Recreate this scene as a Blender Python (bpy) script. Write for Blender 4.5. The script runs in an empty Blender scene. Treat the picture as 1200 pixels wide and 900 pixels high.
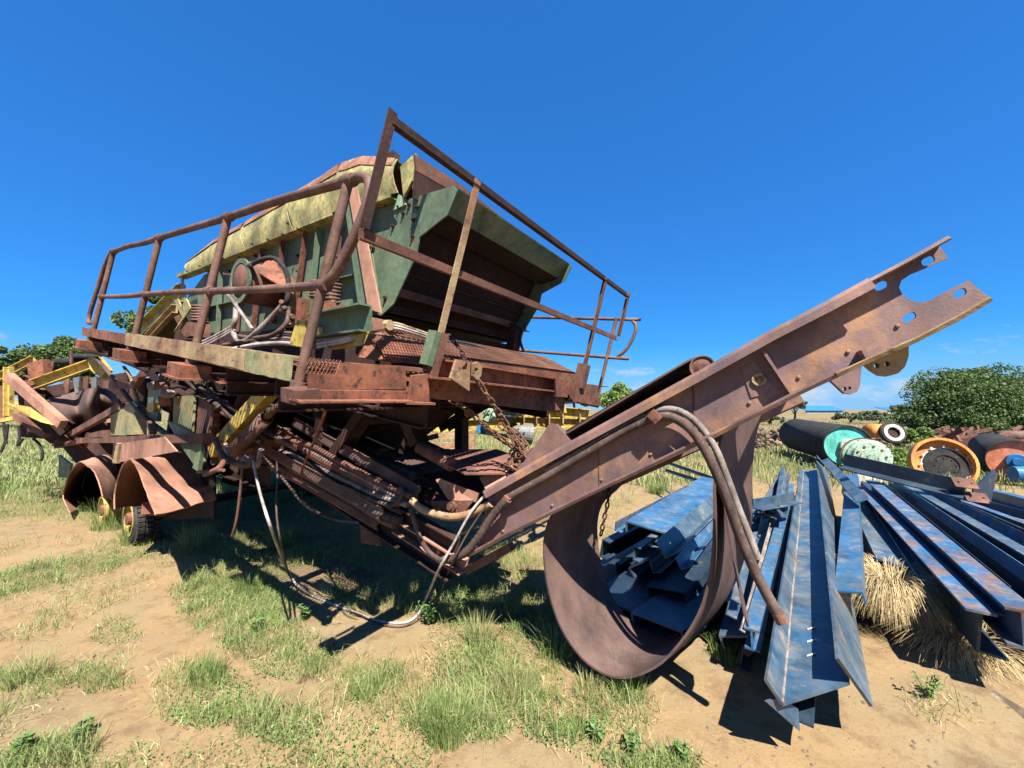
import bpy, math, random
import numpy as np
from mathutils import Vector, Matrix

# ---------------------------------------------------------------- camera, sky, sun
scene = bpy.context.scene
C = scene.collection
F_PX, EYE, PITCH = 450.0, 1.6, math.radians(3.8)
cam_d = bpy.data.cameras.new('camera')
cam_d.sensor_width = 36.0
cam_d.lens = 36.0 * F_PX / 1200.0
cam_d.clip_start = 0.05
cam_d.clip_end = 5000.0
cam = bpy.data.objects.new('camera', cam_d)
cam.location = (0, 0, EYE)
cam.rotation_euler = (math.radians(90) + PITCH, 0, 0)
C.objects.link(cam)
scene.camera = cam

SUN = Vector((0.21, -0.67, 1.0)).normalized()
sun_d = bpy.data.lights.new('sun', 'SUN')
sun_d.energy = 5.0
sun_d.angle = math.radians(0.5)
sun_d.color = (1.0, 0.95, 0.87)
sun = bpy.data.objects.new('sun', sun_d)
sun.rotation_euler = SUN.to_track_quat('Z', 'Y').to_euler()
sun.location = (0, -5, 20)
C.objects.link(sun)

world = bpy.data.worlds.new('World')
scene.world = world
world.use_nodes = True
wn = world.node_tree
wn.nodes.clear()
def WN(t, **k):
    n = wn.nodes.new(t)
    for a, b in k.items():
        setattr(n, a, b)
    return n
sky = WN('ShaderNodeTexSky', sky_type='NISHITA', sun_disc=False)
sky.sun_elevation = math.asin(SUN.z)
sky.sun_rotation = math.atan2(SUN.x, SUN.y)
sky.altitude = 300
sky.air_density = 1.0
sky.dust_density = 0.2
sky.ozone_density = 4.0
# evens out the steep brightness rise towards the horizon, as the phone camera did
hs1 = WN('ShaderNodeSeparateColor', mode='HSV')
hsv = WN('ShaderNodeCombineColor', mode='HSV')
pw = WN('ShaderNodeMath', operation='POWER'); pw.inputs[1].default_value = 0.55
kv = WN('ShaderNodeMath', operation='MULTIPLY'); kv.inputs[1].default_value = 2.22
ks = WN('ShaderNodeMath', operation='POWER'); ks.inputs[1].default_value = 0.85
k2 = WN('ShaderNodeMath', operation='MULTIPLY'); k2.inputs[1].default_value = 1.0
kh = WN('ShaderNodeMath', operation='ADD'); kh.inputs[1].default_value = 0.0
bg = WN('ShaderNodeBackground')
bg.inputs['Strength'].default_value = 0.054
out = WN('ShaderNodeOutputWorld')
# small fair-weather clouds low over the horizon
geo = WN('ShaderNodeTexCoord')
mp = WN('ShaderNodeMapping')
mp.inputs['Scale'].default_value = (1.0, 1.0, 2.6)
nz = WN('ShaderNodeTexNoise')
nz.inputs['Scale'].default_value = 9.0
nz.inputs['Detail'].default_value = 8.0
nz.inputs['Roughness'].default_value = 0.6
wl = wn.links.new
wl(geo.outputs['Generated'], mp.inputs['Vector'])
wl(mp.outputs['Vector'], nz.inputs['Vector'])
sep = WN('ShaderNodeSeparateXYZ')
wl(geo.outputs['Generated'], sep.inputs[0])
cr = WN('ShaderNodeValToRGB')
cr.color_ramp.elements[0].position = 0.0
cr.color_ramp.elements[0].color = (0.2, 0.2, 0.2, 1)
cr.color_ramp.elements[1].position = 0.17
cr.color_ramp.elements[1].color = (0, 0, 0, 1)
e = cr.color_ramp.elements.new(0.05); e.color = (0.30, 0.30, 0.30, 1)
e = cr.color_ramp.elements.new(0.12); e.color = (0.16, 0.16, 0.16, 1)
wl(sep.outputs['Z'], cr.inputs['Fac'])
ad = WN('ShaderNodeMath', operation='ADD')
wl(nz.outputs['Fac'], ad.inputs[0]); wl(cr.outputs['Color'], ad.inputs[1])
mr = WN('ShaderNodeMapRange')
mr.inputs['From Min'].default_value = 0.775
mr.inputs['From Max'].default_value = 0.98
mr.inputs['To Max'].default_value = 0.85
wl(ad.outputs[0], mr.inputs['Value'])
mx = WN('ShaderNodeMixRGB')
mx.inputs['Color2'].default_value = (4.4, 4.5, 4.8, 1)
wl(sky.outputs[0], hs1.inputs[0])
wl(hs1.outputs[0], kh.inputs[0]); wl(kh.outputs[0], hsv.inputs[0])
wl(hs1.outputs[1], ks.inputs[0]); wl(ks.outputs[0], k2.inputs[0]); wl(k2.outputs[0], hsv.inputs[1])
wl(hs1.outputs[2], pw.inputs[0]); wl(pw.outputs[0], kv.inputs[0]); wl(kv.outputs[0], hsv.inputs[2])
tint = WN('ShaderNodeVectorMath', operation='MULTIPLY'); tint.inputs[1].default_value = (0.19, 0.63, 1.0)
wl(hsv.outputs[0], tint.inputs[0])
hz = WN('ShaderNodeMixRGB'); hz.inputs['Color2'].default_value = (1.75, 3.3, 5.6, 1)   # pale band of haze all round the horizon
hr = WN('ShaderNodeMapRange', interpolation_type='SMOOTHSTEP'); hr.inputs['From Min'].default_value = 0.16; hr.inputs['From Max'].default_value = 0.0; hr.inputs['To Max'].default_value = 0.85
wl(sep.outputs['Z'], hr.inputs['Value']); wl(hr.outputs[0], hz.inputs['Fac'])
wl(tint.outputs[0], hz.inputs['Color1']); wl(hz.outputs[0], mx.inputs['Color1'])
wl(mr.outputs[0], mx.inputs['Fac'])
wl(mx.outputs[0], bg.inputs['Color'])
wl(bg.outputs[0], out.inputs['Surface'])

scene.cycles.diffuse_bounces = 2
scene.cycles.max_bounces = 6
vs = scene.view_settings
vs.view_transform = 'Standard'
vs.look = 'None'
vs.exposure = 1.70
vs.gamma = 1.0
vs.use_curve_mapping = False

# ---------------------------------------------------------------- frames of reference
cp, sp_ = math.cos(PITCH), math.sin(PITCH)
EYEV = Vector((0, 0, EYE))
def ray(px, py):
    u = (450 - py) / F_PX
    return Vector(((px - 600) / F_PX, cp - u * sp_, u * cp + sp_))
# machine frame: ax = along the machine (towards its front), bx = across (away), wx = up
AX = Vector((.826, -.543, -.15)).normalized()
BX = Vector((.553, .833, .025)); BX = (BX - AX * AX.dot(BX)).normalized()
WX = AX.cross(BX)
ORG = Vector((-1.03, 1.84, 1.70))
def m(a, b, w):
    return ORG + AX * a + BX * b + WX * w
def on(px, py, a=None, b=None, w=None):
    """point of the machine plane a=, b= or w= seen along a measured direction"""
    d = ray(px, py)
    n, v = (AX, a) if a is not None else (BX, b) if b is not None else (WX, w)
    t = (v - (EYEV - ORG).dot(n)) / d.dot(n)
    return EYEV + d * t
def loc(P):
    q = P - ORG
    return q.dot(AX), q.dot(BX), q.dot(WX)
def gnd(px, py, z=0.0):
    d = ray(px, py)
    return EYEV + d * ((z - EYE) / d.z)
def dep(px, py, y):
    d = ray(px, py)
    return EYEV + d * (y / d.y)
# boom frame
BD = Vector((.882, -.471, 0)); BN = Vector((.471, .882, 0))
def bm_(px, py, k=0.0):
    d = ray(px, py)
    t = (Vector((0, 2.5, 0)).dot(BN) + k - EYEV.dot(BN)) / d.dot(BN)
    return EYEV + d * t

# ---------------------------------------------------------------- materials
def srgb(r, g, b):
    f = lambda c: (c / 255 / 12.92) if c / 255 <= 0.04045 else ((c / 255 + 0.055) / 1.055) ** 2.4
    return (f(r), f(g), f(b), 1)
MATS = {}
def mat(name, base, second=None, third=None, s1=3.0, s2=18.0, t2=0.5, t3=0.62, w2=0.08, w3=0.04,
        rough=0.8, bump=0.25, bscale=60.0, metal=0.0, stretch=(1, 1, 1), var=.28, spec=.3, grime=.42):
    """layered paint / rust: base colour, large worn patches, small chips, fine relief"""
    mt = bpy.data.materials.new(name)
    mt.use_nodes = True
    nt = mt.node_tree; N = nt.nodes; L = nt.links.new
    bs = N['Principled BSDF']
    tc = N.new('ShaderNodeTexCoord')
    mpn = N.new('ShaderNodeMapping'); mpn.inputs['Scale'].default_value = stretch
    L(tc.outputs['Object'], mpn.inputs['Vector'])
    def noise(sc, det=6.0, ro=0.6, src=None):
        n = N.new('ShaderNodeTexNoise'); n.inputs['Scale'].default_value = sc
        n.inputs['Detail'].default_value = det; n.inputs['Roughness'].default_value = ro
        L((src or mpn).outputs[0] if src is None else src.outputs['Object'], n.inputs['Vector'])
        return n
    def step(nn, t, w):
        r = N.new('ShaderNodeMapRange'); r.inputs['From Min'].default_value = t - w; r.inputs['From Max'].default_value = t + w
        L(nn.outputs['Fac'], r.inputs['Value']); return r
    def mix(fac, c1, c2):
        x = N.new('ShaderNodeMixRGB')
        if fac is not None: L(fac.outputs[0], x.inputs['Fac'])
        for i, c in ((1, c1), (2, c2)):
            if isinstance(c, tuple): x.inputs[i].default_value = c
            else: L(c.outputs[0], x.inputs[i])
        return x
    n0 = noise(s2 * 1.7, 8, .7)
    r0 = N.new('ShaderNodeMapRange'); r0.inputs['From Min'].default_value = .3; r0.inputs['From Max'].default_value = .7
    r0.inputs['To Min'].default_value = 1 - var; r0.inputs['To Max'].default_value = 1 + var
    L(n0.outputs['Fac'], r0.inputs['Value'])
    cur = base
    gr = N.new('ShaderNodeTexNoise'); gm_ = N.new('ShaderNodeMapping'); gm_.inputs['Scale'].default_value = (1, 1, .45)
    L(tc.outputs['Object'], gm_.inputs['Vector']); L(gm_.outputs[0], gr.inputs['Vector']); gr.inputs['Scale'].default_value = 3.1; gr.inputs['Detail'].default_value = 7; gr.inputs['Roughness'].default_value = .68
    rg = N.new('ShaderNodeMapRange'); rg.inputs['From Min'].default_value = .36; rg.inputs['From Max'].default_value = .56; rg.inputs['To Min'].default_value = 1 - grime; rg.inputs['To Max'].default_value = 1.06
    L(gr.outputs['Fac'], rg.inputs['Value'])
    if second is not None:
        cur = mix(step(noise(s1, 8, .65), t2, w2), cur, second)
    if third is not None:
        cur = mix(step(noise(s2, 8, .65), t3, w3), cur, third)
    if isinstance(cur, tuple):
        cc = N.new('ShaderNodeRGB'); cc.outputs[0].default_value = cur; cur = cc
    vm = N.new('ShaderNodeVectorMath'); vm.operation = 'MULTIPLY'
    L(cur.outputs[0], vm.inputs[0])
    mm_ = N.new('ShaderNodeMath'); mm_.operation = 'MULTIPLY'; L(r0.outputs[0], mm_.inputs[0]); L(rg.outputs[0], mm_.inputs[1]); L(mm_.outputs[0], vm.inputs[1])
    L(vm.outputs[0], bs.inputs['Base Color'])
    bs.inputs['Roughness'].default_value = rough
    bs.inputs['Metallic'].default_value = metal
    bs.inputs['Specular IOR Level'].default_value = spec
    if bump:
        nb = noise(bscale, 6, .7)
        b = N.new('ShaderNodeBump'); b.inputs['Strength'].default_value = bump; b.inputs['Distance'].default_value = 0.008
        L(nb.outputs['Fac'], b.inputs['Height']); L(b.outputs[0], bs.inputs['Normal'])
    MATS[name] = mt
    return mt
def lin(h):  # albedo triple
    return (h[0] * .455, h[1] * .455, h[2] * .455, 1)
RUST = mat('rust_brown', lin((.22, .10, .07)), lin((.33, .15, .10)), lin((.42, .21, .10)), s1=4, s2=22, t3=.64, rough=.85, bump=.35)
RUSTD = mat('rust_dark', lin((.060, .028, .022)), lin((.10, .045, .034)), lin((.17, .08, .05)), s1=5, s2=26, rough=.88, bump=.35)  # dark rust, lowered further to put deep shade into the undersides
RUSTO = mat('rust_orange', lin((.46, .17, .09)), lin((.30, .115, .07)), lin((.11, .055, .045)), s1=5, s2=20, t2=.5, t3=.60, rough=.85, bump=.35)
BOOM = mat('boom_steel', lin((.40, .205, .15)), lin((.28, .17, .175)), lin((.66, .33, .14)), s1=2.4, s2=3.8, t2=.5, t3=.615, w2=.12, w3=.09, rough=.62, bump=.22, bscale=90, var=.18, spec=.5)
PIPE = mat('pipe_rust', lin((.30, .165, .12)), lin((.21, .105, .075)), lin((.42, .29, .12)), s1=7, s2=16, t3=.66, rough=.7, bump=.2)
GREEN = mat('green_paint', lin((.17, .27, .16)), lin((.27, .33, .20)), lin((.34, .20, .11)), s1=3, s2=13, t2=.5, w2=.15, t3=.63, w3=.03, rough=.6, bump=.15)
PEEL = mat('peeling_green_yellow', lin((.74, .66, .26)), lin((.17, .25, .11)), lin((.46, .24, .13)), s1=7, s2=26, t2=.55, w2=.14, t3=.575, w3=.08, rough=.75, bump=.35, stretch=(1, 1, .8))
COVER = mat('cover_pink_rust', lin((.46, .20, .12)), lin((.30, .12, .075)), lin((.42, .36, .13)), s1=5, s2=16, t3=.60, rough=.85, bump=.35)
TAN = mat('tan_painted_beam', lin((.66, .48, .25)), lin((.52, .27, .15)), lin((.26, .14, .08)), s1=2.5, s2=12, t2=.53, w2=.08, t3=.6, rough=.8, bump=.3, stretch=(.6, .6, 1.4))
YELLOW = mat('yellow_paint', lin((.95, .68, .14)), lin((.62, .44, .16)), lin((.24, .12, .07)), s1=4, s2=14, t2=.55, t3=.60, rough=.6, bump=.2)
FEND = mat('fender_rust', lin((.74, .38, .26)), lin((.60, .29, .19)), lin((.40, .19, .13)), s1=2.6, s2=9, w2=.16, t3=.66, w3=.1, rough=.9, bump=.2, var=.12)
RUBBER = mat('conveyor_rubber', lin((.235, .14, .112)), lin((.185, .11, .092)), lin((.12, .075, .065)), s1=3.2, s2=6, w2=.15, t3=.63, w3=.12, rough=.75, bump=.18, bscale=120, var=.12, spec=.35)
CAVE = mat('shade_black_steel', lin((.030, .017, .014)), lin((.05, .026, .02)), lin((.08, .04, .03)), s1=4, s2=20, rough=.9, bump=.3)  # near-black steel; shade of the chute interior and hollows is in its colour
BLACK = mat('black_rubber', lin((.03, .03, .032)), lin((.06, .055, .052)), lin((.13, .115, .10)), s1=6, s2=24, rough=.95, bump=.4)
HOSE = mat('dusty_hose', lin((.20, .13, .105)), lin((.13, .085, .07)), lin((.30, .24, .18)), s1=9, s2=30, rough=.8, bump=.15, spec=.2)
HOSEG = mat('grey_hose', lin((.46, .39, .35)), lin((.30, .23, .19)), lin((.12, .09, .08)), s1=9, s2=30, rough=.75, bump=.12, spec=.25)
CABLE = mat('pale_cable', lin((.85, .76, .70)), lin((.60, .46, .38)), None, s1=12, rough=.6, bump=.1, spec=.5)
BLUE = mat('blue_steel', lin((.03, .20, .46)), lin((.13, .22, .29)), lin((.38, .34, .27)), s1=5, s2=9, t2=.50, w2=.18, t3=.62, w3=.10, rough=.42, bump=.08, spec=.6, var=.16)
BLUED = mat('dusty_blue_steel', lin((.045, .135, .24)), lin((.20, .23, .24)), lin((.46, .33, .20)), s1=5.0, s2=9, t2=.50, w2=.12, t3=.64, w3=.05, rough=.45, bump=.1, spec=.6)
BLUEK = mat('dark_blue_steel', lin((.025, .055, .10)), lin((.05, .08, .12)), lin((.16, .15, .13)), s1=2.4, s2=9, rough=.5, bump=.1, spec=.5)  # dark blue steel; also carries the shade inside the belt loop in its colour
BLUER = mat('rusting_blue_steel', lin((.06, .20, .40)), lin((.34, .19, .12)), lin((.34, .32, .27)), s1=7.0, s2=12, t2=.545, w2=.09, t3=.60, w3=.08, rough=.55, bump=.2)
TEAL = mat('teal_paint', lin((.25, 1.1, .90)), lin((.18, .85, .72)), lin((.25, .22, .14)), s1=3, s2=12, t3=.68, rough=.5, bump=.05)
MINT = mat('mint_paint', lin((.52, .88, .64)), lin((.66, .84, .60)), lin((.22, .12, .07)), s1=6, s2=16, t3=.58, rough=.7, bump=.2)
ORANGE = mat('orange_paint', lin((1.2, .48, .10)), lin((1.0, .38, .09)), lin((.26, .12, .05)), s1=3, s2=12, t3=.64, rough=.6, bump=.1)
SALMON = mat('salmon_paint', lin((1.3, .45, .22)), lin((1.1, .36, .18)), lin((.30, .14, .08)), s1=3, s2=12, t3=.66, rough=.6, bump=.1)
WHITE = mat('white_paint', lin((1.15, 1.1, 1.0)), lin((.8, .74, .64)), lin((.25, .18, .12)), s1=6, s2=20, t3=.62, rough=.7, bump=.1)
GREY = mat('grey_machine', lin((.20, .25, .28)), lin((.30, .30, .28)), lin((.16, .10, .07)), s1=6, s2=20, t3=.62, rough=.5, bump=.1)
TYRE = mat('tyre_rubber', lin((.045, .042, .04)), lin((.11, .09, .075)), None, s1=7, rough=.9, bump=.3)
BARK = mat('bark', lin((.10, .075, .05)), lin((.16, .12, .085)), None, s1=12, rough=.95, bump=.6, stretch=(1, 1, .3))
ROOFB = mat('blue_roof_sheet', lin((.05, .30, .66)), None, None, rough=.5, bump=0, var=.06)
WALLW = mat('pale_wall', lin((.55, .56, .56)), lin((.45, .45, .43)), None, rough=.9, bump=0, var=.08)
ROCK = mat('pale_rock', lin((.36, .27, .18)), lin((.22, .15, .10)), lin((.50, .44, .36)), s1=3, s2=10, rough=.95, bump=.5, bscale=20)
WOOD = mat('weathered_wood', lin((.46, .32, .19)), lin((.30, .20, .12)), None, s1=9, rough=.9, bump=.3, stretch=(1, 6, 1))
STRAW = mat('straw', lin((.95, .72, .36)), lin((.70, .50, .24)), lin((1.15, .95, .55)), s1=14, s2=40, rough=.8, bump=0)
SPOTS = mat('faded_chain', lin((.30, .15, .085)), lin((.20, .09, .055)), lin((.40, .24, .12)), s1=20, s2=40, rough=.8, bump=.3)
def leafmat(name, a, b, c=None, s1=1.2, s2=9.0, trans=.25):
    mt = mat(name, lin(a), lin(b), lin(c) if c else None, s1=s1, s2=s2, t2=.5, w2=.12, t3=.6, w3=.06, rough=.6, bump=0, var=.35, grime=.2)
    nt = mt.node_tree
    bs = nt.nodes['Principled BSDF']; o = nt.nodes['Material Output']
    tr = nt.nodes.new('ShaderNodeBsdfTranslucent'); ms = nt.nodes.new('ShaderNodeMixShader')
    ms.inputs[0].default_value = trans
    src = bs.inputs['Base Color'].links[0].from_socket
    nt.links.new(src, tr.inputs['Color'])
    nt.links.new(bs.outputs[0], ms.inputs[1]); nt.links.new(tr.outputs[0], ms.inputs[2]); nt.links.new(ms.outputs[0], o.inputs['Surface'])
    return mt
GRASS = leafmat('grass_green', (.27, .43, .10), (.38, .50, .15), (.68, .62, .30), s1=2.0, s2=14)
GRASSY = leafmat('grass_yellow', (.58, .60, .24), (.42, .50, .17), (.80, .70, .38), s1=2.0, s2=14)
WEED = leafmat('weed_green', (.20, .38, .10), (.28, .46, .13), (.42, .52, .18), s1=5, s2=20)
LEAF1 = leafmat('leaf_dark', (.12, .21, .06), (.20, .31, .09), (.34, .44, .15), s1=.8, s2=2.5)
LEAF2 = leafmat('leaf_mid', (.26, .42, .09), (.36, .52, .14), (.48, .58, .20), s1=.8, s2=3)
LEAF3 = leafmat('leaf_far', (.20, .29, .14), (.28, .36, .18), (.38, .45, .25), s1=.3, s2=1.2)

# ---------------------------------------------------------------- mesh helpers
def mesh_np(name, V, faces_idx, counts):
    me = bpy.data.meshes.new(name)
    me.vertices.add(len(V)); me.vertices.foreach_set('co', np.asarray(V, np.float32).ravel())
    me.loops.add(len(faces_idx)); me.loops.foreach_set('vertex_index', np.asarray(faces_idx, np.int32))
    counts = np.asarray(counts, np.int32)
    me.polygons.add(len(counts))
    st = np.concatenate([[0], np.cumsum(counts)[:-1]]).astype(np.int32)
    me.polygons.foreach_set('loop_start', st)
    me.polygons.foreach_set('loop_total', counts)
    me.update(calc_edges=True)
    return me
def tag(o, label=None, cat=None, group=None, kind=None):
    if label: o['label'] = label
    if cat: o['category'] = cat
    if group: o['group'] = group
    if kind: o['kind'] = kind
    return o
def thing(name, label, cat, at=(0, 0, 0), group=None):
    o = bpy.data.objects.new(name, None); o.empty_display_size = .2
    o.location = at; C.objects.link(o)
    return tag(o, label, cat, group)
def profI(h, w, t=.012, tw=.01):
    a, b = w / 2, h / 2
    return [(-a, -b), (a, -b), (a, -b + t), (tw / 2, -b + t), (tw / 2, b - t), (a, b - t), (a, b), (-a, b), (-a, b - t), (-tw / 2, b - t), (-tw / 2, -b + t), (-a, -b + t)]
def profC(h, w, t=.01):      # web on -x side, flanges towards +x
    b = h / 2
    return [(0, -b), (w, -b), (w, -b + t), (t, -b + t), (t, b - t), (w, b - t), (w, b), (0, b)]
def profL(a, b, t=.008):     # horizontal leg a, vertical leg b
    return [(0, 0), (a, 0), (a, t), (t, t), (t, b), (0, b)]
def profB(w, h):
    return [(-w / 2, -h / 2), (w / 2, -h / 2), (w / 2, h / 2), (-w / 2, h / 2)]
def flip(p):
    return [(-x, y) for x, y in reversed(p)]
UP = Vector((0, 0, 1))
class MB:
    def __init__(s): s.v = []; s.f = []; s.sm = []
    def add(s, vs, fs, smooth=False):
        o = len(s.v); s.v += [Vector(v) for v in vs]
        s.f += [[i + o for i in f] for f in fs]; s.sm += [smooth] * len(fs)
        return s
    def beam(s, p0, p1, prof, up=UP, up1=None, prof1=None):
        p0, p1 = Vector(p0), Vector(p1); d = (p1 - p0).normalized()
        n = len(prof); vs = []
        for p, u, pr in ((p0, up, prof), (p1, up1 or up, prof1 or prof)):
            sd = d.cross(u).normalized(); uv = sd.cross(d)
            vs += [p + sd * x + uv * y for x, y in pr]
        fs = [[i, (i + 1) % n, n + (i + 1) % n, n + i] for i in range(n)]
        fs += [list(range(n))[::-1], list(range(n, 2 * n))]
        return s.add(vs, fs)
    def bar(s, p0, p1, w, h=None, up=UP):
        return s.beam(p0, p1, profB(w, h or w), up)
    def box(s, c, sx, sy, sz, X=Vector((1, 0, 0)), Y=Vector((0, 1, 0)), Z=UP):
        c = Vector(c)
        return s.beam(c - Y * sy / 2, c + Y * sy / 2, profB(sx, sz), Z)
    def plate(s, pts, t, n=None):
        pts = [Vector(p) for p in pts]
        if n is None:
            n = Vector((0, 0, 0))
            for i in range(len(pts)):
                a, b = pts[i], pts[(i + 1) % len(pts)]
                n += Vector(((a.y - b.y) * (a.z + b.z), (a.z - b.z) * (a.x + b.x), (a.x - b.x) * (a.y + b.y)))
            n.normalize()
        k = len(pts)
        vs = [p + n * t / 2 for p in pts] + [p - n * t / 2 for p in pts]
        fs = [list(range(k)), list(range(k, 2 * k))[::-1]] + [[i, k + i, k + (i + 1) % k, (i + 1) % k] for i in range(k)]
        return s.add(vs, fs)
    def tube(s, pts, r, n=10, smooth=True, sub=0, ribs=None):
        pts = [Vector(p) for p in pts]
        if sub: pts = spline(pts, sub)
        rings = []; t0 = (pts[1] - pts[0]).normalized()
        u = t0.orthogonal().normalized(); L = 0
        for i, p in enumerate(pts):
            t = ((pts[min(i + 1, len(pts) - 1)] - pts[max(i - 1, 0)]))
            t = t.normalized() if t.length > 1e-9 else t0
            u = (u - t * u.dot(t)).normalized(); w = t.cross(u)
            rr = r(i / (len(pts) - 1)) if callable(r) else r
            if ribs: rr *= 1 + ribs * (1 if i % 2 else -1)
            rings.append([p + (u * math.cos(2 * math.pi * k / n) + w * math.sin(2 * math.pi * k / n)) * rr for k in range(n)])
        vs = [v for R in rings for v in R]; fs = []
        for i in range(len(pts) - 1):
            for k in range(n):
                fs.append([i * n + k, i * n + (k + 1) % n, (i + 1) * n + (k + 1) % n, (i + 1) * n + k])
        s.add(vs, fs, smooth)
        s.add(rings[0], [list(range(n))[::-1]]); s.add(rings[-1], [list(range(n))])
        return s
    def lathe(s, p0, axis, prof, n=32, smooth=False, up=None):
        """prof: list of (distance along axis, radius)"""
        ax = Vector(axis).normalized(); u = (up or ax.orthogonal()); u = (u - ax * u.dot(ax)).normalized(); w = ax.cross(u)
        p0 = Vector(p0); vs = []; fs = []
        for d, r in prof:
            vs += [p0 + ax * d + (u * math.cos(2 * math.pi * k / n) + w * math.sin(2 * math.pi * k / n)) * max(r, 1e-4) for k in range(n)]
        for i in range(len(prof) - 1):
            for k in range(n):
                fs.append([i * n + k, (i + 1) * n + k, (i + 1) * n + (k + 1) % n, i * n + (k + 1) % n])
        return s.add(vs, fs, smooth)
    def sheet(s, rows, t=.004, smooth=True):
        """rows: list of rows of points; gives a thin closed shell"""
        R, K = len(rows), len(rows[0]); P = [[Vector(p) for p in r] for r in rows]
        nr = []
        for i in range(R):
            for k in range(K):
                a = P[min(i + 1, R - 1)][k] - P[max(i - 1, 0)][k]; b = P[i][min(k + 1, K - 1)] - P[i][max(k - 1, 0)]
                c = a.cross(b); nr.append(c.normalized() if c.length > 1e-12 else UP)
        flat = [p for r in P for p in r]
        vs = [p + n * t / 2 for p, n in zip(flat, nr)] + [p - n * t / 2 for p, n in zip(flat, nr)]
        o = R * K; fs = []
        for i in range(R - 1):
            for k in range(K - 1):
                q = [i * K + k, (i + 1) * K + k, (i + 1) * K + k + 1, i * K + k + 1]
                fs.append(q); fs.append([x + o for x in q[::-1]])
        ne = len(fs); bd = []
        for i in range(R - 1): bd += [(i * K, (i + 1) * K), ((i + 1) * K + K - 1, i * K + K - 1)]
        for k in range(K - 1): bd += [(k + 1, k), ((R - 1) * K + k, (R - 1) * K + k + 1)]
        s.add(vs, fs, smooth)
        s.add(vs, [[a, a + o, b + o, b] for a, b in bd], False)
        return s
    def build(s, name, mt, parent=None, label=None, kind=None):
        me = bpy.data.meshes.new(name)
        o0 = Vector(parent['_o']) if parent is not None and '_o' in parent else Vector((0, 0, 0))
        me.from_pydata([tuple(v - o0) for v in s.v], [], s.f)
        me.polygons.foreach_set('use_smooth', s.sm)
        me.validate()
        me.update()
        if isinstance(mt, (list, tuple)):
            for x in mt: me.materials.append(x)
        else: me.materials.append(mt)
        o = bpy.data.objects.new(name, me); C.objects.link(o)
        if parent is not None:
            o.parent = parent; o['_o'] = tuple(o0)
        if label: o['label'] = label
        if kind: o['kind'] = kind
        return o
def solo(mb, name, mt, label, cat, group=None):
    """a thing that is one mesh, origin at its base centre"""
    lo = Vector((min(v.x for v in mb.v), min(v.y for v in mb.v), min(v.z for v in mb.v)))
    hi = Vector((max(v.x for v in mb.v), max(v.y for v in mb.v), max(v.z for v in mb.v)))
    c = Vector(((lo.x + hi.x) / 2, (lo.y + hi.y) / 2, lo.z))
    mb.v = [v - c for v in mb.v]
    o = mb.build(name, mt); o.location = c
    return tag(o, label, cat, group)
def root(name, label, cat, at, group=None):
    o = thing(name, label, cat, at, group); o['_o'] = tuple(Vector(at)); return o
def spline(P, sub=6):
    Q = []
    n = len(P)
    for i in range(n - 1):
        a, b, c, d = P[max(i - 1, 0)], P[i], P[i + 1], P[min(i + 2, n - 1)]
        for j in range(sub):
            t = j / sub
            Q.append(0.5 * ((2 * b) + (c - a) * t + (2 * a - 5 * b + 4 * c - d) * t * t + (3 * b - a - 3 * c + d) * t ** 3))
    Q.append(P[-1]); return Q
def plate_holes(mb, outer, holes, t, n_hint):
    """flat plate with cut-outs, any outline"""
    o = outer[0]; X = (outer[1] - o).normalized(); n = None
    for k in range(2, len(outer)):
        cr_ = X.cross(outer[k] - o)
        if cr_.length > 1e-3: n = cr_.normalized(); break
    Y = n.cross(X)
    cu = bpy.data.curves.new('tmp', 'CURVE'); cu.dimensions = '2D'; cu.fill_mode = 'BOTH'; cu.extrude = t / 2
    for ring in [outer] + holes:
        s = cu.splines.new('POLY'); s.points.add(len(ring) - 1)
        for i, p in enumerate(ring):
            q = p - o; s.points[i].co = (q.dot(X), q.dot(Y), 0, 1)
        s.use_cyclic_u = True
    ob = bpy.data.objects.new('tmp', cu)
    me = bpy.data.meshes.new_from_object(ob)
    vs = [o + X * v.co.x + Y * v.co.y + n * v.co.z for v in me.vertices]
    fs = [list(p.vertices) for p in me.polygons]
    mb.add(vs, fs)
    bpy.data.objects.remove(ob); bpy.data.curves.remove(cu); bpy.data.meshes.remove(me)
    return mb
def copy_part(src, parent, P, rot=None):
    """alike piece that shares its mesh; src mesh is centred on its own origin"""
    o = src.copy(); C.objects.link(o); o.parent = parent
    o.location = Vector(P) - Vector(parent['_o'])
    if rot is not None: o.rotation_euler = rot
    return o
# ---------------------------------------------------------------- ground
def vnoise(x, y, f, seed):
    r = np.random.RandomState(seed); T = r.rand(256, 256)
    x = x * f; y = y * f
    xi = np.floor(x).astype(int); yi = np.floor(y).astype(int)
    u = x - xi; v = y - yi; u = u * u * (3 - 2 * u); v = v * v * (3 - 2 * v)
    g = lambda a, b: T[a % 256, b % 256]
    return (g(xi, yi) * (1 - u) + g(xi + 1, yi) * u) * (1 - v) + (g(xi, yi + 1) * (1 - u) + g(xi + 1, yi + 1) * u) * v
def gheight(x, y):
    d = np.hypot(x, y)
    k = np.clip(1.2 - d / 60, .0, 1)
    h = (vnoise(x, y, .35, 1) - .5) * .10 + (vnoise(x, y, 1.1, 2) - .5) * .045 + (vnoise(x, y, 3.3, 3) - .5) * .024 + (vnoise(x, y, 8, 4) - .5) * .013 + (vnoise(x, y, 19, 5) - .5) * .006
    mound = .10 * np.exp(-(((x - 3.3) / .9) ** 2 + ((y - 2.4) / .6) ** 2))
    return h * k + mound
def to_px(x, y, z=0.0):
    zz = z - EYE; d = y * cp + zz * sp_; u = -y * sp_ + zz * cp
    d = np.maximum(d, .05)
    return 600 + F_PX * x / d, 450 - F_PX * u / d
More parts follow.
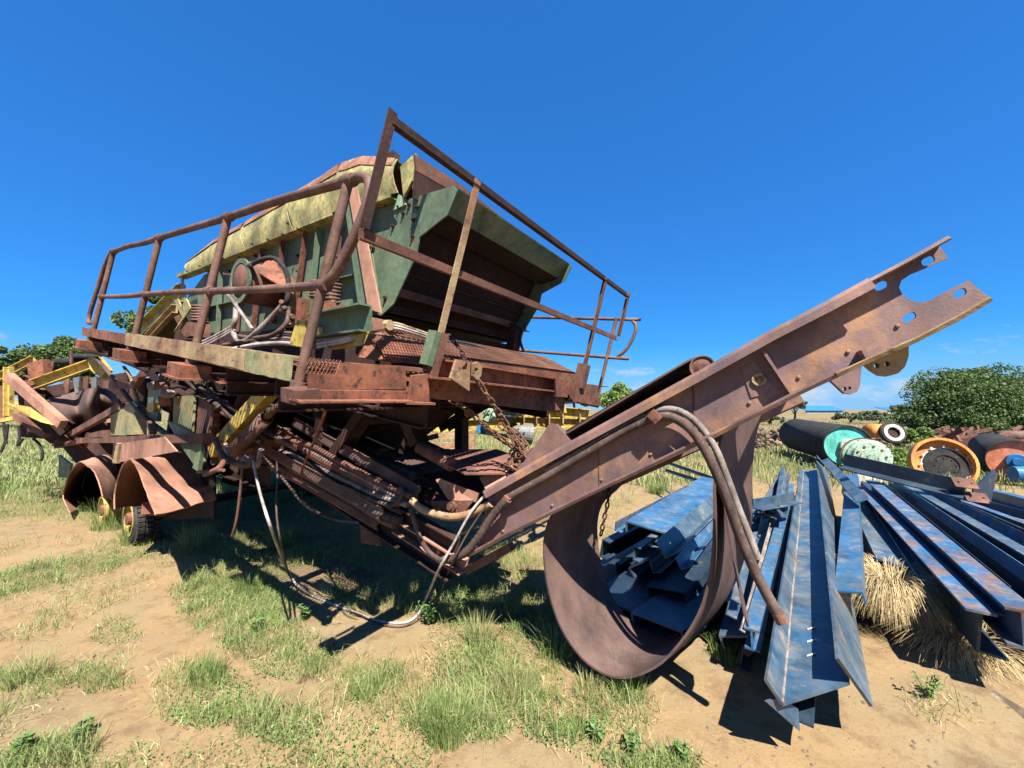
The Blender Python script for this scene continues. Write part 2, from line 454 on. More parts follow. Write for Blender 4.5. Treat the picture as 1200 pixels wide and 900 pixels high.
# where plants grow, as measured on the ground: (centre, half-sizes, slope, density)
PATCH = [(30, 560, 60, 38, 0, 1.0), (60, 672, 130, 22, -.22, .95), (180, 640, 70, 14, 0, .7), (300, 640, 110, 24, .05, .9), (290, 700, 75, 45, .1, 1.0), (330, 755, 70, 40, .2, .65),
         (35, 783, 38, 18, 0, .75), (80, 875, 55, 22, 0, .6), (15, 895, 40, 22, 0, .8), (130, 800, 60, 20, 0, .4), (160, 745, 30, 16, 0, .25),
         (250, 820, 60, 40, 0, .5), (320, 860, 60, 40, 0, .6), (450, 690, 60, 30, 0, .7), (520, 700, 70, 34, 0, .95), (600, 720, 45, 38, 0, .8), (520, 850, 48, 38, 0, .9), (560, 780, 75, 40, 0, .75),
         (430, 800, 38, 40, 0, .5), (610, 850, 50, 45, 0, .65), (700, 830, 60, 26, 0, .6), (640, 760, 30, 60, 0, .55), (860, 770, 24, 12, 0, .5), (720, 892, 90, 16, 0, .55),
         (450, 640, 190, 26, 0, .55), (580, 660, 60, 30, 0, .6), (770, 572, 26, 9, 0, .8), (720, 590, 20, 6, 0, .5), (690, 610, 30, 8, 0, .4), (1040, 660, 30, 20, 0, .2), (1110, 835, 40, 22, .3, .12)]
def density(x, y):
    px, py = to_px(x, y)
    D = np.zeros_like(x)
    jx = px + (vnoise(x, y, 1.6, 21) - .5) * 60 * 3 / np.maximum(y, 1.5)
    jy = py + (vnoise(x, y, 1.6, 22) - .5) * 26 * 3 / np.maximum(y, 1.5)
    D += .20 * np.clip((vnoise(x, y, 2.3, 31) - .46) * 4, 0, 1) * (px < 760)
    for cx, cy, rx, ry, sl, de in PATCH:
        q = ((jx - cx) / rx) ** 2 + ((jy - cy - sl * (jx - cx)) / ry) ** 2
        D = np.maximum(D, de * np.clip(1.5 * (1.15 - q), 0, 1))
    far = np.clip((y - 7.0) / 2.5, 0, 1) * np.clip(.65 + (vnoise(x, y, .5, 23) - .35) * 1.2, .1, 1)
    left = np.clip((y - 5.2) / .8, 0, 1) * np.clip((-x - 1.0) / 1.0, 0, 1) * .85
    back = ((px > 1250) | (px < -60) | (y < 1.2)).astype(float) * np.clip((vnoise(x, y, .8, 24) - .45) * 4, 0, .8)
    D = np.maximum(np.maximum(D, far), np.maximum(left, back))
    bare = np.exp(-(((px - 60) / 80) ** 2 + ((py - 622) / 14) ** 2))
    D = D * (1 - .8 * bare)
    return np.clip(D, 0, 1)
def build_ground():
    n = 600
    s = np.linspace(-1, 1, n); k = 8.2
    gx = np.sinh(s * k) / np.sinh(k) * 1500
    t = np.linspace(-1, 1, n)
    gy = np.sinh(t * k) / np.sinh(k) * 1500 + 2.6
    X, Y = np.meshgrid(gx, gy)
    Z = gheight(X, Y)
    # furrow left by the buried rail
    V = np.stack([X, Y, Z], -1).reshape(-1, 3)
    i = np.arange((n - 1) * (n - 1)); r = i // (n - 1); c = i % (n - 1); a = r * n + c
    F = np.stack([a, a + 1, a + n + 1, a + n], 1)
    me = mesh_np('ground', V, F.ravel(), np.full(len(F), 4))
    me.polygons.foreach_set('use_smooth', np.ones(len(F), bool))
    D = density(X.ravel(), Y.ravel())
    at = me.attributes.new('growth', 'FLOAT', 'POINT'); at.data.foreach_set('value', D.astype(np.float32))
    mt = bpy.data.materials.new('sandy_ground'); mt.use_nodes = True
    nt = mt.node_tree; N = nt.nodes; L = nt.links.new; bs = N['Principled BSDF']
    tc = N.new('ShaderNodeTexCoord')
    def nz(sc, d=8, r=.6):
        q = N.new('ShaderNodeTexNoise'); q.inputs['Scale'].default_value = sc; q.inputs['Detail'].default_value = d; q.inputs['Roughness'].default_value = r
        L(tc.outputs['Object'], q.inputs['Vector']); return q.outputs['Fac']
    def rng(v, a, b, c=0, d=1):
        q = N.new('ShaderNodeMapRange'); L(v, q.inputs['Value'])
        for nme, val in (('From Min', a), ('From Max', b), ('To Min', c), ('To Max', d)): q.inputs[nme].default_value = val
        return q.outputs[0]
    def mix(f, a, b):
        q = N.new('ShaderNodeMixRGB'); L(f, q.inputs[0])
        for i_, c_ in ((1, a), (2, b)):
            if isinstance(c_, tuple): q.inputs[i_].default_value = c_
            else: L(c_, q.inputs[i_])
        return q.outputs[0]
    col = mix(rng(nz(.9), .4, .62), (0.225, 0.150, 0.073, 1), (0.190, 0.143, 0.079, 1))
    col = mix(rng(nz(5.5, 10, .7), .5, .66), col, (0.139, 0.091, 0.049, 1))
    col = mix(rng(nz(55, 6, .7), .58, .70), col, (0.112, 0.074, 0.044, 1))
    col = mix(rng(nz(120, 4, .7), .62, .70), col, (0.267, 0.211, 0.147, 1))
    ga = N.new('ShaderNodeAttribute'); ga.attribute_name = 'growth'
    gm = N.new('ShaderNodeMath'); gm.operation = 'MULTIPLY'
    L(rng(ga.outputs['Fac'], .25, .95, 0, .8), gm.inputs[0]); L(rng(nz(7, 8, .7), .35, .6, .35, 1), gm.inputs[1])
    col = mix(gm.outputs[0], col, (0.103, 0.095, 0.040, 1))
    L(col, bs.inputs['Base Color']); bs.inputs['Roughness'].default_value = .95; bs.inputs['Specular IOR Level'].default_value = .15
    b = N.new('ShaderNodeBump'); b.inputs['Strength'].default_value = .55; b.inputs['Distance'].default_value = .018
    L(nz(38, 10, .75), b.inputs['Height']); L(b.outputs[0], bs.inputs['Normal'])
    me.materials.append(mt)
    o = bpy.data.objects.new('ground', me); C.objects.link(o); tag(o, kind='structure')
build_ground()

# ---------------------------------------------------------------- grass
def blades(name, P, H, W, lean, mt, seed=0, per=1, curl=.5):
    """P: (n,3) roots. three-vertex-pair tapering blades as real ribbons"""
    r = np.random.RandomState(seed); n = len(P)
    ang = r.rand(n) * 2 * np.pi; dr = r.rand(n) * 2 * np.pi
    w = W * (.6 + .8 * r.rand(n)); h = H * (.45 + .8 * r.rand(n)); l = lean * (.2 + 1.1 * r.rand(n))
    sx, sy = np.cos(ang) * w / 2, np.sin(ang) * w / 2
    dx, dy = np.cos(dr) * l * h, np.sin(dr) * l * h
    z = np.zeros(n)
    b0 = P + np.stack([-sx, -sy, z - .01], 1); b1 = P + np.stack([sx, sy, z - .01], 1)
    mid = P + np.stack([dx * .35, dy * .35, h * .55], 1)
    m0 = mid - np.stack([sx, sy, z], 1) * .8; m1 = mid + np.stack([sx, sy, z], 1) * .8
    tip = P + np.stack([dx, dy, h * (1 - curl * l)], 1)
    V = np.stack([b0, b1, m1, m0, tip], 1).reshape(-1, 3)
    k = np.arange(n)[:, None] * 5
    Fq = k + np.array([[0, 1, 2, 3]]); Ft = k + np.array([[3, 2, 4]])
    idx = np.concatenate([Fq, Ft], 1).ravel(); cnt = np.tile([4, 3], n)
    me = mesh_np(name, V, idx, cnt); me.materials.append(mt)
    o = bpy.data.objects.new(name, me); C.objects.link(o)
    return o
def scatter(n, x0, x1, y0, y1, seed, thr=.0, power=1.0, clump=None):
    r = np.random.RandomState(seed)
    # more roots per square metre near the camera
    y = y0 * (y1 / y0) ** r.rand(n); x = (x0 + (x1 - x0) * r.rand(n)) * y
    d = density(x, y)
    if clump: d = d * np.clip((vnoise(x, y, clump, seed + 5) - .34) * 2.6, .10, 1)
    k = r.rand(n) < np.clip(d - thr, 0, 1) ** power
    x, y = x[k], y[k]
    return np.stack([x, y, gheight(x, y)], 1)
P = scatter(420000, -1.5, 1.5, 1.45, 9.5, 11, power=1.0, clump=9.0)
o = blades('grass', P, .085, .0030, 1.15, GRASS, 1); tag(o, 'short green grass growing over the sandy yard', 'grass', kind='stuff')
P = scatter(190000, -1.5, 1.5, 1.5, 9.5, 12, power=1.1, clump=3.0)
o = blades('dry_grass', P, .16, .0028, .9, GRASSY, 2); tag(o, 'yellowish dry grass blades mixed into the green', 'grass', kind='stuff')
P = scatter(220000, -1.7, 1.7, 8.0, 60, 13, power=.8, clump=.9)
o = blades('field_grass', P, .30, .022, .6, GRASSY, 3); tag(o, 'tall yellow green grass of the far field', 'grass', kind='stuff')
P = scatter(80000, -1.7, 1.7, 6.5, 22, 14, power=1.0, clump=1.2)
o = blades('meadow_grass', P, .24, .011, .6, GRASS, 4); tag(o, 'green meadow grass behind the machine', 'grass', kind='stuff')
# low leafy ground cover: small round leaves on the sand
def leaves(name, P, size, mt, seed, flat=.5):
    r = np.random.RandomState(seed); n = len(P)
    a = r.rand(n) * 6.283; tl = (r.rand(n) - .5) * 2 * (1 - flat) * 1.5; s = size * (.5 + r.rand(n))
    u = np.stack([np.cos(a), np.sin(a), np.sin(tl)], 1); v = np.stack([-np.sin(a), np.cos(a), np.sin(r.rand(n) * 1.2 - .6)], 1)
    V = np.stack([P - u * s[:, None] * .6, P - v * s[:, None] * .33, P + u * s[:, None] * .6, P + v * s[:, None] * .33], 1).reshape(-1, 3)
    idx = np.arange(n * 4); me = mesh_np(name, V, idx, np.full(n, 4)); me.materials.append(mt)
    o = bpy.data.objects.new(name, me); C.objects.link(o); return o
P = scatter(330000, -1.4, 1.4, 1.5, 6, 15, power=1.0, clump=2.6)
r_ = np.random.RandomState(3); P[:, 2] += .006 + .03 * r_.rand(len(P))
o = leaves('ground_cover', P, .010, WEED, 6); tag(o, 'low leafy green ground cover creeping over the sand', 'ground cover', kind='stuff')
# ---------------------------------------------------------------- the screening machine
MC = root('screening_machine', 'large rusty green and yellow mobile screening machine with pipe handrails, leaning over the grass', 'screening machine', (-1.6, 4.2, 0))
PD = (AX * .078 + BX * .109 + WX).normalized()        # the handrail posts lean over
def pp(a, b, h): return m(a, b, 0) + PD * h
rnd = random.Random(5)

# --- side handrail of pipe, near side
PR = .024
posts = [0.0, -1.39, -2.85, -4.48]
for a in posts:
    o = MB().tube([pp(a, 0, .02), pp(a, 0, 1.04)], PR, 14).build('rail_post', PIPE, MC)
    for h in (.51, 1.03):
        f = MB()
        f.tube([pp(a - .045, 0, h), pp(a - .03, 0, h), pp(a, 0, h), pp(a + .03, 0, h), pp(a + .045, 0, h)], lambda t: PR * (1.22 + .14 * math.sin(t * math.pi)), 14)
        f.build('pipe_fitting', PIPE, o)
    MB().tube([pp(a, 0, 0), pp(a, 0, .035)], PR * 1.5, 14).build('base_collar', PIPE, o)
top = [pp(-4.48, 0, 1.03)] + [pp(a, 0, 1.03 + d) for a, d in ((-3.9, .012), (-3.3, -.005), (-2.85, .0), (-2.2, .0), (-1.39, 0), (-.7, .01), (0, 0))]
loop = [pp(.07, 0, 1.035), pp(.155, 0, 1.01), pp(.20, 0, .94), pp(.19, 0, .82), pp(.14, 0, .68), pp(.085, 0, .57), pp(.03, 0, .52)]
MB().tube(top + loop, PR, 14, sub=5).build('top_rail', PIPE, MC)
midr = [pp(0.02, 0, .51), pp(-.7, 0, .505), pp(-1.39, 0, .51), pp(-2.1, 0, .515), pp(-2.85, 0, .51), pp(-3.6, 0, .50), pp(-4.48, 0, .51)]
MB().tube(midr, PR * .95, 14, sub=3).build('middle_rail', PIPE, MC)
MB().tube([pp(-4.48, 0, 1.03), pp(-4.62, 0, .99), pp(-4.75, 0, .8), pp(-4.85, 0, .45), pp(-4.88, 0, .28), pp(-4.82, 0, .2), pp(-4.6, 0, .2)], PR * .9, 12, sub=5).build('end_loop', PIPE, MC)

# --- front guard rail of angle iron
AF = .291
def fr(b, h, a=AF): return pp(a, b, h)
ang = lambda s: [(-.0, -.0), (s, 0), (s, .006), (.006, .006), (.006, s), (0, s)]
MB().beam(fr(-.05, 1.26), fr(3.36, 1.255), [(x - .02, y - .05) for x, y in profL(.045, .055, .007)], PD).build('guard_top_rail', RUSTD, MC)
MB().beam(fr(-.05, .745), fr(3.36, .735), [(x - .02, y - .05) for x, y in profL(.04, .05, .007)], PD).build('guard_middle_rail', RUST, MC)
for b, lo_, hi_, mt_ in ((-.05, .745, 1.26, RUSTD), (.537, .27, 1.24, TAN), (2.6, .25, 1.24, PIPE), (3.36, .74, 1.255, RUST)):
    MB().beam(fr(b, lo_), fr(b, hi_), [(x - .022, y - .022) for x, y in profL(.046, .046, .007)], -AX).build('guard_post', mt_, MC)
# socket of the second post, wrapped with mesh
MB().bar(fr(.50, .18), fr(.51, .37), .045, .06, AX).build('post_socket', GREEN, MC)
MB().bar(fr(.555, .10, AF + .0), fr(.565, .37, AF + .0), .055, .055, AX).build('post_socket', RUST, MC)
MB().bar(fr(2.60, .1), fr(2.60, .34), .10, .10, AX).build('post_socket', RUST, MC)

# --- far side handrail
FB = 3.90
for a in (.02, -1.4, -2.8):
    MB().tube([pp(a, FB, 0), pp(a, FB, 1.05)], PR, 10).build('far_rail_post', PIPE, MC)
MB().tube([pp(-3.6, FB, 1.03), pp(.02, FB, 1.03), pp(.22, FB, 1.02), pp(.31, FB, .9), pp(.26, FB, .66), pp(.15, FB, .53), pp(.02, FB, .51), pp(-3.6, FB, .51)], PR * .9, 10, sub=4).build('far_rail', PIPE, MC)

TANG = mat('green_tan_beam', lin((.36, .40, .20)), lin((.62, .46, .23)), lin((.40, .20, .11)), s1=5, s2=12, t2=.52, w2=.1, t3=.62, rough=.8, bump=.3)
# --- walkway along the near side
P0, P1 = m(-4.75, -.03, .045), m(.01, -.03, .015)
n = 18; zz = MB()
def fascia(a):      # web height grows towards the front as the photograph shows
    t = (a + 4.75) / 4.76
    return .045 - .012 * t, .128 + .024 * t
for (a0, a1, mt_, nm) in ((-4.75, -2.9, RUSTO, 'walkway_beam'), (-2.904, -.50, TAN, 'walkway_beam'), (-.504, -.01, TANG, 'walkway_beam')):
    b_ = MB(); lo0, hi0 = fascia(a0); lo1, hi1 = fascia(a1)
    b_.sheet([[m(a0 + (a1 - a0) * i / 14, -.03, w_ + rnd.uniform(-.003, .003)) for i in range(15)] for w_ in (lo0, (lo0 + hi1) / 2, hi1)], .008, False)
    b_.beam(m(a0, .012, hi0 - .006), m(a1, .012, hi1 - .002), profB(.085, .008), WX)
    b_.beam(m(a0, .0, lo0 + .003), m(a1, .0, lo1 + .001), profB(.06, .008), WX)
    b_.build(nm, mt_, MC)
for a in posts[1:]:
    b_ = MB()
    b_.beam(m(a - .10, -.015, -.04), m(a + .14, -.015, -.045), profB(.17, .085), WX)
    b_.beam(m(a - .12, -.02, -.088), m(a + .17, -.02, -.092), profB(.20, .012), WX)
    b_.build('rail_bracket', RUSTO, MC)
for a in np.arange(-4.6, -.1, .62):
    MB().beam(m(a, .02, -.02), m(a, 1.0, -.02), profC(.09, .05, .007), WX).build('deck_joist', RUSTD, MC)
MB().beam(m(-4.7, .98, -.05), m(0, .98, -.05), profC(.14, .06, .01), WX).build('inner_stringer', RUSTD, MC)
def mesh_sheet(p, u, v, nu, nv, wd=.006, th=.007, cut=None, single=False):
    """expanded metal: zigzag strands in the plane p + u*s + v*t"""
    b = MB(); N_ = u.cross(v).normalized()
    U, Vv = u / nu, v / nv
    for i in range(nu + 1):
        for j in range(nv):
            for sgn in ((1,) if single else (1, -1)):
                q0 = p + U * (i + (.0 if j % 2 else .5 * sgn) * .96) + Vv * j
                q1 = p + U * (i + (.5 * sgn if j % 2 else .0) * .96) + Vv * (j + 1)
                if cut and cut((i) / nu, (j + .5) / nv): continue
                d = q1 - q0; sd = d.cross(N_).normalized() * wd / 2
                n_ = N_ * th / 2
                b.add([q0 + sd + n_, q0 - sd - n_, q1 - sd - n_, q1 + sd + n_, q0 + sd * 1.6 - n_ * .2, q0 - sd * .4 - n_ * 1.8, q1 - sd * .4 - n_ * 1.8, q1 + sd * 1.6 - n_ * .2],
                      [[0, 1, 2, 3], [7, 6, 5, 4], [0, 3, 7, 4], [1, 5, 6, 2]])
    return b
mesh_sheet(m(-4.7, .06, .10), AX * 4.66, BX * .90, 118, 12, wd=.0105, single=True).build('walkway_grating', RUST, MC, kind='stuff')

def on2(px, py, a): return on(px, py, a=a + .27)
# --- front platform
mesh_sheet(m(-.70, .10, .12), BX * 3.7, AX * .88, 92, 8, wd=.012, single=True, cut=lambda s, t: False).build('front_grating', RUST, MC, kind='stuff')
for b in (.35, 1.05, 1.75, 2.45, 3.15):
    MB().beam(m(-.72, b, -.03), m(.17, b, -.03), profC(.09, .05, .008), WX).build('deck_joist', RUSTD, MC)
# fascia of orange rust plate left of the front
F0 = .0
b_ = MB()
pl = [on2(x, y, a=F0) for x, y in ((361, 437), (393, 439), (398, 425), (474, 429), (476, 456), (361, 457))]
b_.plate(pl, .010); b_.build('fascia_plate', RUSTO, MC)
b_ = MB()
b_.beam(on2(346, 463, a=.012), on2(478, 463, a=.012), profB(.03, .045), WX); b_.beam(on2(346, 469.5, a=.045), on2(478, 469.5, a=.045), profB(.10, .008), WX)
b_.build('fascia_angle', RUSTO, MC)
MB().bar(on2(352, 455, a=-.02), on2(352, 471, a=-.02), .10, .12, AX).build('corner_bracket', RUST, MC)
mk = mesh_sheet(on2(362, 419, a=-.03), on2(397, 422, a=-.03) - on2(362, 419, a=-.03), WX * -.07, 8, 4)
mk.build('torn_grating', RUSTO, MC, kind='stuff')
# shredded edge layers between fascia and lug
for i, (x0, y0, x1, y1) in enumerate(((477, 432, 498, 434), (477, 444, 497, 446), (475, 455, 497, 458), (478, 466, 498, 468))):
    MB().bar(on2(x0, y0, a=-.02), on2(x1, y1, a=-.02), .09, .022, WX).build('torn_plate', RUSTO if i % 2 else RUST, MC)
# main front beam: horizontal H section
ba, bb = on2(500, 462, a=-.06), on2(656, 476, a=-.06)
def fb(x, y, a=-.02): return on2(x, y, a=a)
b_ = MB()
b_.plate([fb(497, 418), fb(664, 446), fb(660, 484), fb(497, 466)], .012)
b_.beam(fb(497, 441, .035), fb(655, 459, .035), profB(.11, .012), WX)
b_.beam(fb(497, 418, .012), fb(664, 446, .012), profB(.05, .012), WX)
b_.build('front_beam', RUSTO, MC)
MB().plate([fb(650, 443, .10), fb(668, 445, .10), fb(664, 466, .10), fb(651, 463, .10)], .014, AX).build('beam_end_plate', RUSTO, MC)
MB().plate([fb(654, 444, .05), fb(701, 452, .05), fb(701, 478, .05), fb(672, 472, .05)], .012).build('corner_plate', RUSTO, MC)
MB().bar(fb(672, 466, .02), fb(699, 472, .02), .09, .07, WX).build('corner_block', RUSTO, MC)
MB().plate([fb(482, 440, .05), fb(501, 438, .05), fb(502, 470, .05), fb(478, 470, .05)], .02).build('lug_bracket', RUSTO, MC)
MB().bar(fb(470, 471, .05), fb(503, 472, .05), .10, .012, WX).build('lug_foot', RUSTO, MC)
# chain lugs
def slab_with_eye(px, holes, a, t, name, mt_):
    b = MB(); outer = [fb(x, y, a) for x, y in px]
    hs = [[fb(cx + r * math.cos(k * .785), cy + r * math.sin(k * .785), a) for k in range(8)] for cx, cy, r in holes]
    plate_holes(b, outer, hs, t, AX); return b.build(name, mt_, MC)
slab_with_eye([(534, 421), (550, 424), (549, 458), (527, 443)], [(543, 431, 2.6)], .13, .016, 'chain_lug', TAN)
slab_with_eye([(554, 426), (559, 424), (564, 429), (563, 440), (558, 445), (553, 440)], [(557, 433, 2.4)], .15, .016, 'chain_lug', TAN)

# --- mesh guards sloping down in front of the chute
u0, u1, u2, u3 = m(-.62, .55, .50), m(-.62, 2.95, .52), m(-.12, .10, .21), m(-.12, 3.0, .22)
mesh_sheet(on2(432, 392, a=-.22), on2(500, 402, a=-.20) - on2(432, 392, a=-.22), (on2(458, 424, a=-.10) - on2(432, 392, a=-.22)), 20, 8, wd=.009).build('mesh_guard', RUSTO, MC, kind='stuff')
g0 = m(-.40, .72, .40); 
mesh_sheet(g0, BX * 2.35, AX * .47 - WX * .17, 58, 8).build('mesh_guard', RUST, MC, kind='stuff')
MB().sheet([[m(-.42 + .50 * j, .60 + 2.4 * i / 4, .375 - .18 * j) for i in range(5)] for j in (0, 1)], .006).build('guard_backing_sheet', RUST, MC)
MB().plate([on2(432, 393, a=-.24), on2(500, 403, a=-.22), on2(500, 424, a=-.14), on2(458, 425, a=-.13)], .006).build('guard_backing_sheet', RUSTO, MC)
MB().plate([on2(432, 393, a=-.24), on2(458, 424, a=-.13), on2(420, 419, a=-.16)], .008).build('guard_cheek', RUSTO, MC)
MB().plate([m(-4.6, .975, -.1), m(-.75, .975, -.1), m(-.75, .975, .42), m(-4.6, .975, .22)], .01).build('subframe_web', RUSTD, MC)
MB().plate([m(-.76, .99, -.1), m(-.76, 2.86, -.1), m(-.76, 2.86, .50), m(-.76, .99, .46)], .01).build('subframe_front', RUSTD, MC)
MB().beam(m(.08, .65, .17), m(.08, 3.1, .17), profL(.04, .06), WX).build('guard_edge_angle', RUSTO, MC)

# --- screen box
SB = 1.0; SF = 2.86          # near and far side plate
def s(px, py, k=0.0): return on(px, py, b=SB + k)
plate = [(212, 388), (218, 352), (240, 322), (300, 296), (360, 272), (404, 255), (440, 243), (482, 233), (492, 280), (480, 300), (447, 368), (400, 376), (330, 385), (260, 396)]
SBX = MB().plate([s(*p) for p in plate], .012).build('side_plate', GREEN, MC)
def to_far(P, b=SF):
    return P + BX * (b - loc(P)[1])
MB().plate([to_far(s(*p)) for p in plate], .012).build('far_side_plate', GREEN, MC)
# screen decks and floor between the side plates
for (x0, y0), (x1, y1), nm in (((225, 345), (480, 262), 'upper_deck'), ((225, 375), (470, 318), 'lower_deck'), ((214, 386), (447, 368), 'under_pan')):
    MB().plate([s(x0, y0, .01), s(x1, y1, .01), to_far(s(x1, y1), SF - .01), to_far(s(x0, y0), SF - .01)], .012).build(nm, RUSTD, MC)
MB().plate([s(214, 386, .02), s(240, 322, .02), to_far(s(240, 322), SF - .02), to_far(s(214, 386), SF - .02)], .01).build('back_plate', GREEN, MC)
# horizontal flange angle under the covers
def flange(p, q, k, wd, name, mt_, th=.010):
    MB().beam(s(*p, k), s(*q, k), [(x, y) for x, y in profL(wd, .035, th)], WX).build(name, mt_, MC)
for p, q in (((218, 327), (360, 273)), ((362, 272), (402, 257)), ((432, 250), (470, 237))):
    b_ = MB(); P_, Q_ = s(*p, -.01), s(*q, -.01)
    b_.beam(P_ - BX * .05, Q_ - BX * .05, profB(.11, .010), WX); b_.beam(P_ - BX * .10 + WX * .02, Q_ - BX * .10 + WX * .02, profB(.010, .05), WX)
    b_.build('side_flange', PEEL, MC)
for p, q in (((228, 365), (300, 350)), ((300, 350), (345, 340)), ((395, 305), (440, 290)), ((392, 330), (432, 322))):
    b_ = MB(); P_, Q_ = s(*p, -.01), s(*q, -.01)
    b_.beam(P_ - BX * .03, Q_ - BX * .03, profB(.07, .010), WX); b_.build('side_stiffener', GREEN, MC)
for (x0, y0), (x1, y1), mt_ in (((262, 311), (258, 392), GREEN), ((285, 302), (280, 388), RUST), ((311, 292), (300, 385), RUSTO), ((335, 283), (325, 380), RUSTO), ((362, 274), (347, 378), RUSTO), ((377, 268), (366, 374), GREEN), ((402, 262), (392, 372), RUST)):
    b_ = MB(); P_, Q_ = s(x0, y0, -.035), s(x1, y1, -.035)
    b_.beam(P_, Q_, profL(.05, .05, .009), -BX); b_.build('side_rib', mt_, MC)
# cover panels along the top: side strip + curved hood over to the far side
cov = [((205, 343), (217, 314), (219, 327)), ((240, 308), (236, 297), (240, 318)), ((290, 272), (287, 262), (289, 299)), ((345, 237), (342, 228), (347, 277)), ((404, 206), (398, 193), (405, 254))]
seg = [((222, 320), (221, 308)), ((256, 306), (252, 283)), ((290, 293), (288, 262)), ((345, 270), (343, 229)), ((378, 256), (376, 210)), ((404, 245), (400, 194)), ((430, 236), (428, 186)), ((470, 228), (470, 190))]
def cover_panel(i0, i1, name, mt_, gap=.008, lift=0.0):
    rows = []
    idx = [i0 + (i1 - i0) * k / 6 for k in range(7)]
    def at(f, q):
        i = min(int(f), len(seg) - 2); t = f - i
        x = seg[i][q][0] * (1 - t) + seg[i + 1][q][0] * t; y = seg[i][q][1] * (1 - t) + seg[i + 1][q][1] * t
        return x, y
    for f in idx:
        lo = s(*at(f, 0), -.11); hi = s(*at(f, 1), -.02)
        row = [lo + (hi - lo) * t + BX * (-.05 * math.sin(t * math.pi)) for t in (0, .25, .5, .75, 1)]
        rise = .0
        for t in (.12, .3, .5, .7, .9, 1.0):
            row.append(hi + BX * (t * 1.9) - WX * (.05 + .16 * t))
        rows.append([p + WX * (lift + rnd.uniform(-.004, .004)) for p in row])
    return rows
MB().sheet(cover_panel(0, 1.97, '', None), .010).build('cover_panel', PEEL, MC)
MB().sheet(cover_panel(2.0, 2.97, '', None, lift=.006), .010).build('cover_panel', PEEL, MC)
MB().sheet(cover_panel(3.0, 4.98, '', None, lift=.012), .010).build('cover_panel', PEEL, MC)
MB().sheet(cover_panel(5.02, 6.9, '', None, lift=.018), .010).build('cover_panel', PEEL, MC)
# rusted skin on the crown of each cover
for i0, i1 in ((.03, 1.94), (2.03, 2.94), (3.03, 4.95), (5.05, 6.86)):
    rows = [r[3:] for r in cover_panel(i0, i1, '', None, lift=.012)]
    rows = [[p - BX * (.012 if k < 2 else .006) + WX * (.0 if k < 1 else .004) for k, p in enumerate(r)] for r in rows]
    MB().sheet(rows, .006).build('cover_crown', COVER, MC)
# front cover box: yellow corner post, brown front board, black side cheek
MB().plate([s(470, 196, -.06), s(488, 180, -.06), s(484, 212, -.06), s(474, 232, -.06)], .02).build('corner_post', PEEL, MC)
fA = lambda x, y, a=-.30: on(x, y, a=a)
MB().plate([fA(485, 181), fA(487, 200), fA(532, 226), fA(580, 262), fA(585, 252), fA(536, 214)], .014).build('front_board', RUST, MC)
MB().plate([s(484, 192, .03), s(484, 232, .03), s(496, 232, .03), s(498, 205, .03)], .014).build('front_cheek', RUST, MC)
MB().plate([fA(486, 199, -.42), fA(484, 232, -.42), fA(640, 330, -.42), fA(640, 300, -.42), fA(540, 230, -.42)], .012).build('inner_board', RUSTD, MC)
b_ = MB()
o_ = [s(x, y, .10) for x, y in ((441, 200), (443, 188), (461, 176), (468, 181), (468, 190), (446, 205))]
h_ = [[s(cx + 1.3 * math.cos(k), cy + 1.3 * math.sin(k), .10) for k in range(6)] for cx, cy in ((450, 190), (456, 186), (462, 181), (448, 196), (456, 194))]
plate_holes(b_, o_, h_, .012, BX); b_.build('black_cheek_plate', RUSTD, MC)

# --- discharge chute
CH = .97
def c(px, py, k=0.0): return on(px, py, b=CH + k)
near = [(482, 233), (532, 218), (537, 223), (525, 252), (492, 278), (488, 300), (462, 356), (447, 370), (437, 366), (430, 330), (415, 262), (440, 246)]
MB().plate([c(*p) for p in near], .012).build('chute_side', GREEN, MC)
lipT, lipB = c(534, 219, .006), c(525, 252, .075)
CW = 1.83
dV = BX * CW
MB().plate([lipT, lipB, lipB + dV, lipT + dV], .010).build('chute_hood_lip', GREEN, MC)
top_back = c(484, 232, .006)
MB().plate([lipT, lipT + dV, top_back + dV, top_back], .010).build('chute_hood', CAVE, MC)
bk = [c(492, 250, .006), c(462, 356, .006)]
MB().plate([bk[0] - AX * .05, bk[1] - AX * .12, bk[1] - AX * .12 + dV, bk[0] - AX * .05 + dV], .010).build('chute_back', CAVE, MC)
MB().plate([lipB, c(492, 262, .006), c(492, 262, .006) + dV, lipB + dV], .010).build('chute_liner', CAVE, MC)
MB().plate([p + dV for p in [c(*p) for p in near]], .012).build('far_chute_side', GREEN, MC)
MB().beam(c(463, 347, .02), c(463, 347, .02) + BX * (CW + .1), profL(.06, .07), WX).build('chute_cross_angle', RUST, MC)
MB().beam(c(452, 366, .02), c(452, 366, .02) + BX * (CW + .1), profL(.06, .07), WX).build('chute_cross_angle', RUSTD, MC)
# V brace of two angles
MB().plate([c(403, 228, -.10), c(411, 224, -.10), c(432, 368, -.10), c(422, 368, -.10)], .014).build('brace', GREEN, MC)
MB().plate([c(408, 219, -.13), c(419, 222, -.12), c(447, 367, -.12), c(432, 362, -.13)], .014).build('brace', FEND, MC)
MB().plate([c(425, 260, -.012), c(432, 268, -.012), c(446, 360, -.012), c(440, 366, -.012)], .012).build('brace_backing', GREEN, MC)
MB().lathe(c(424, 366, -.07), -BX, [(0, .0), (0, .03), (.05, .03), (.05, .0)], 12).build('pivot_pin', GREEN, MC)
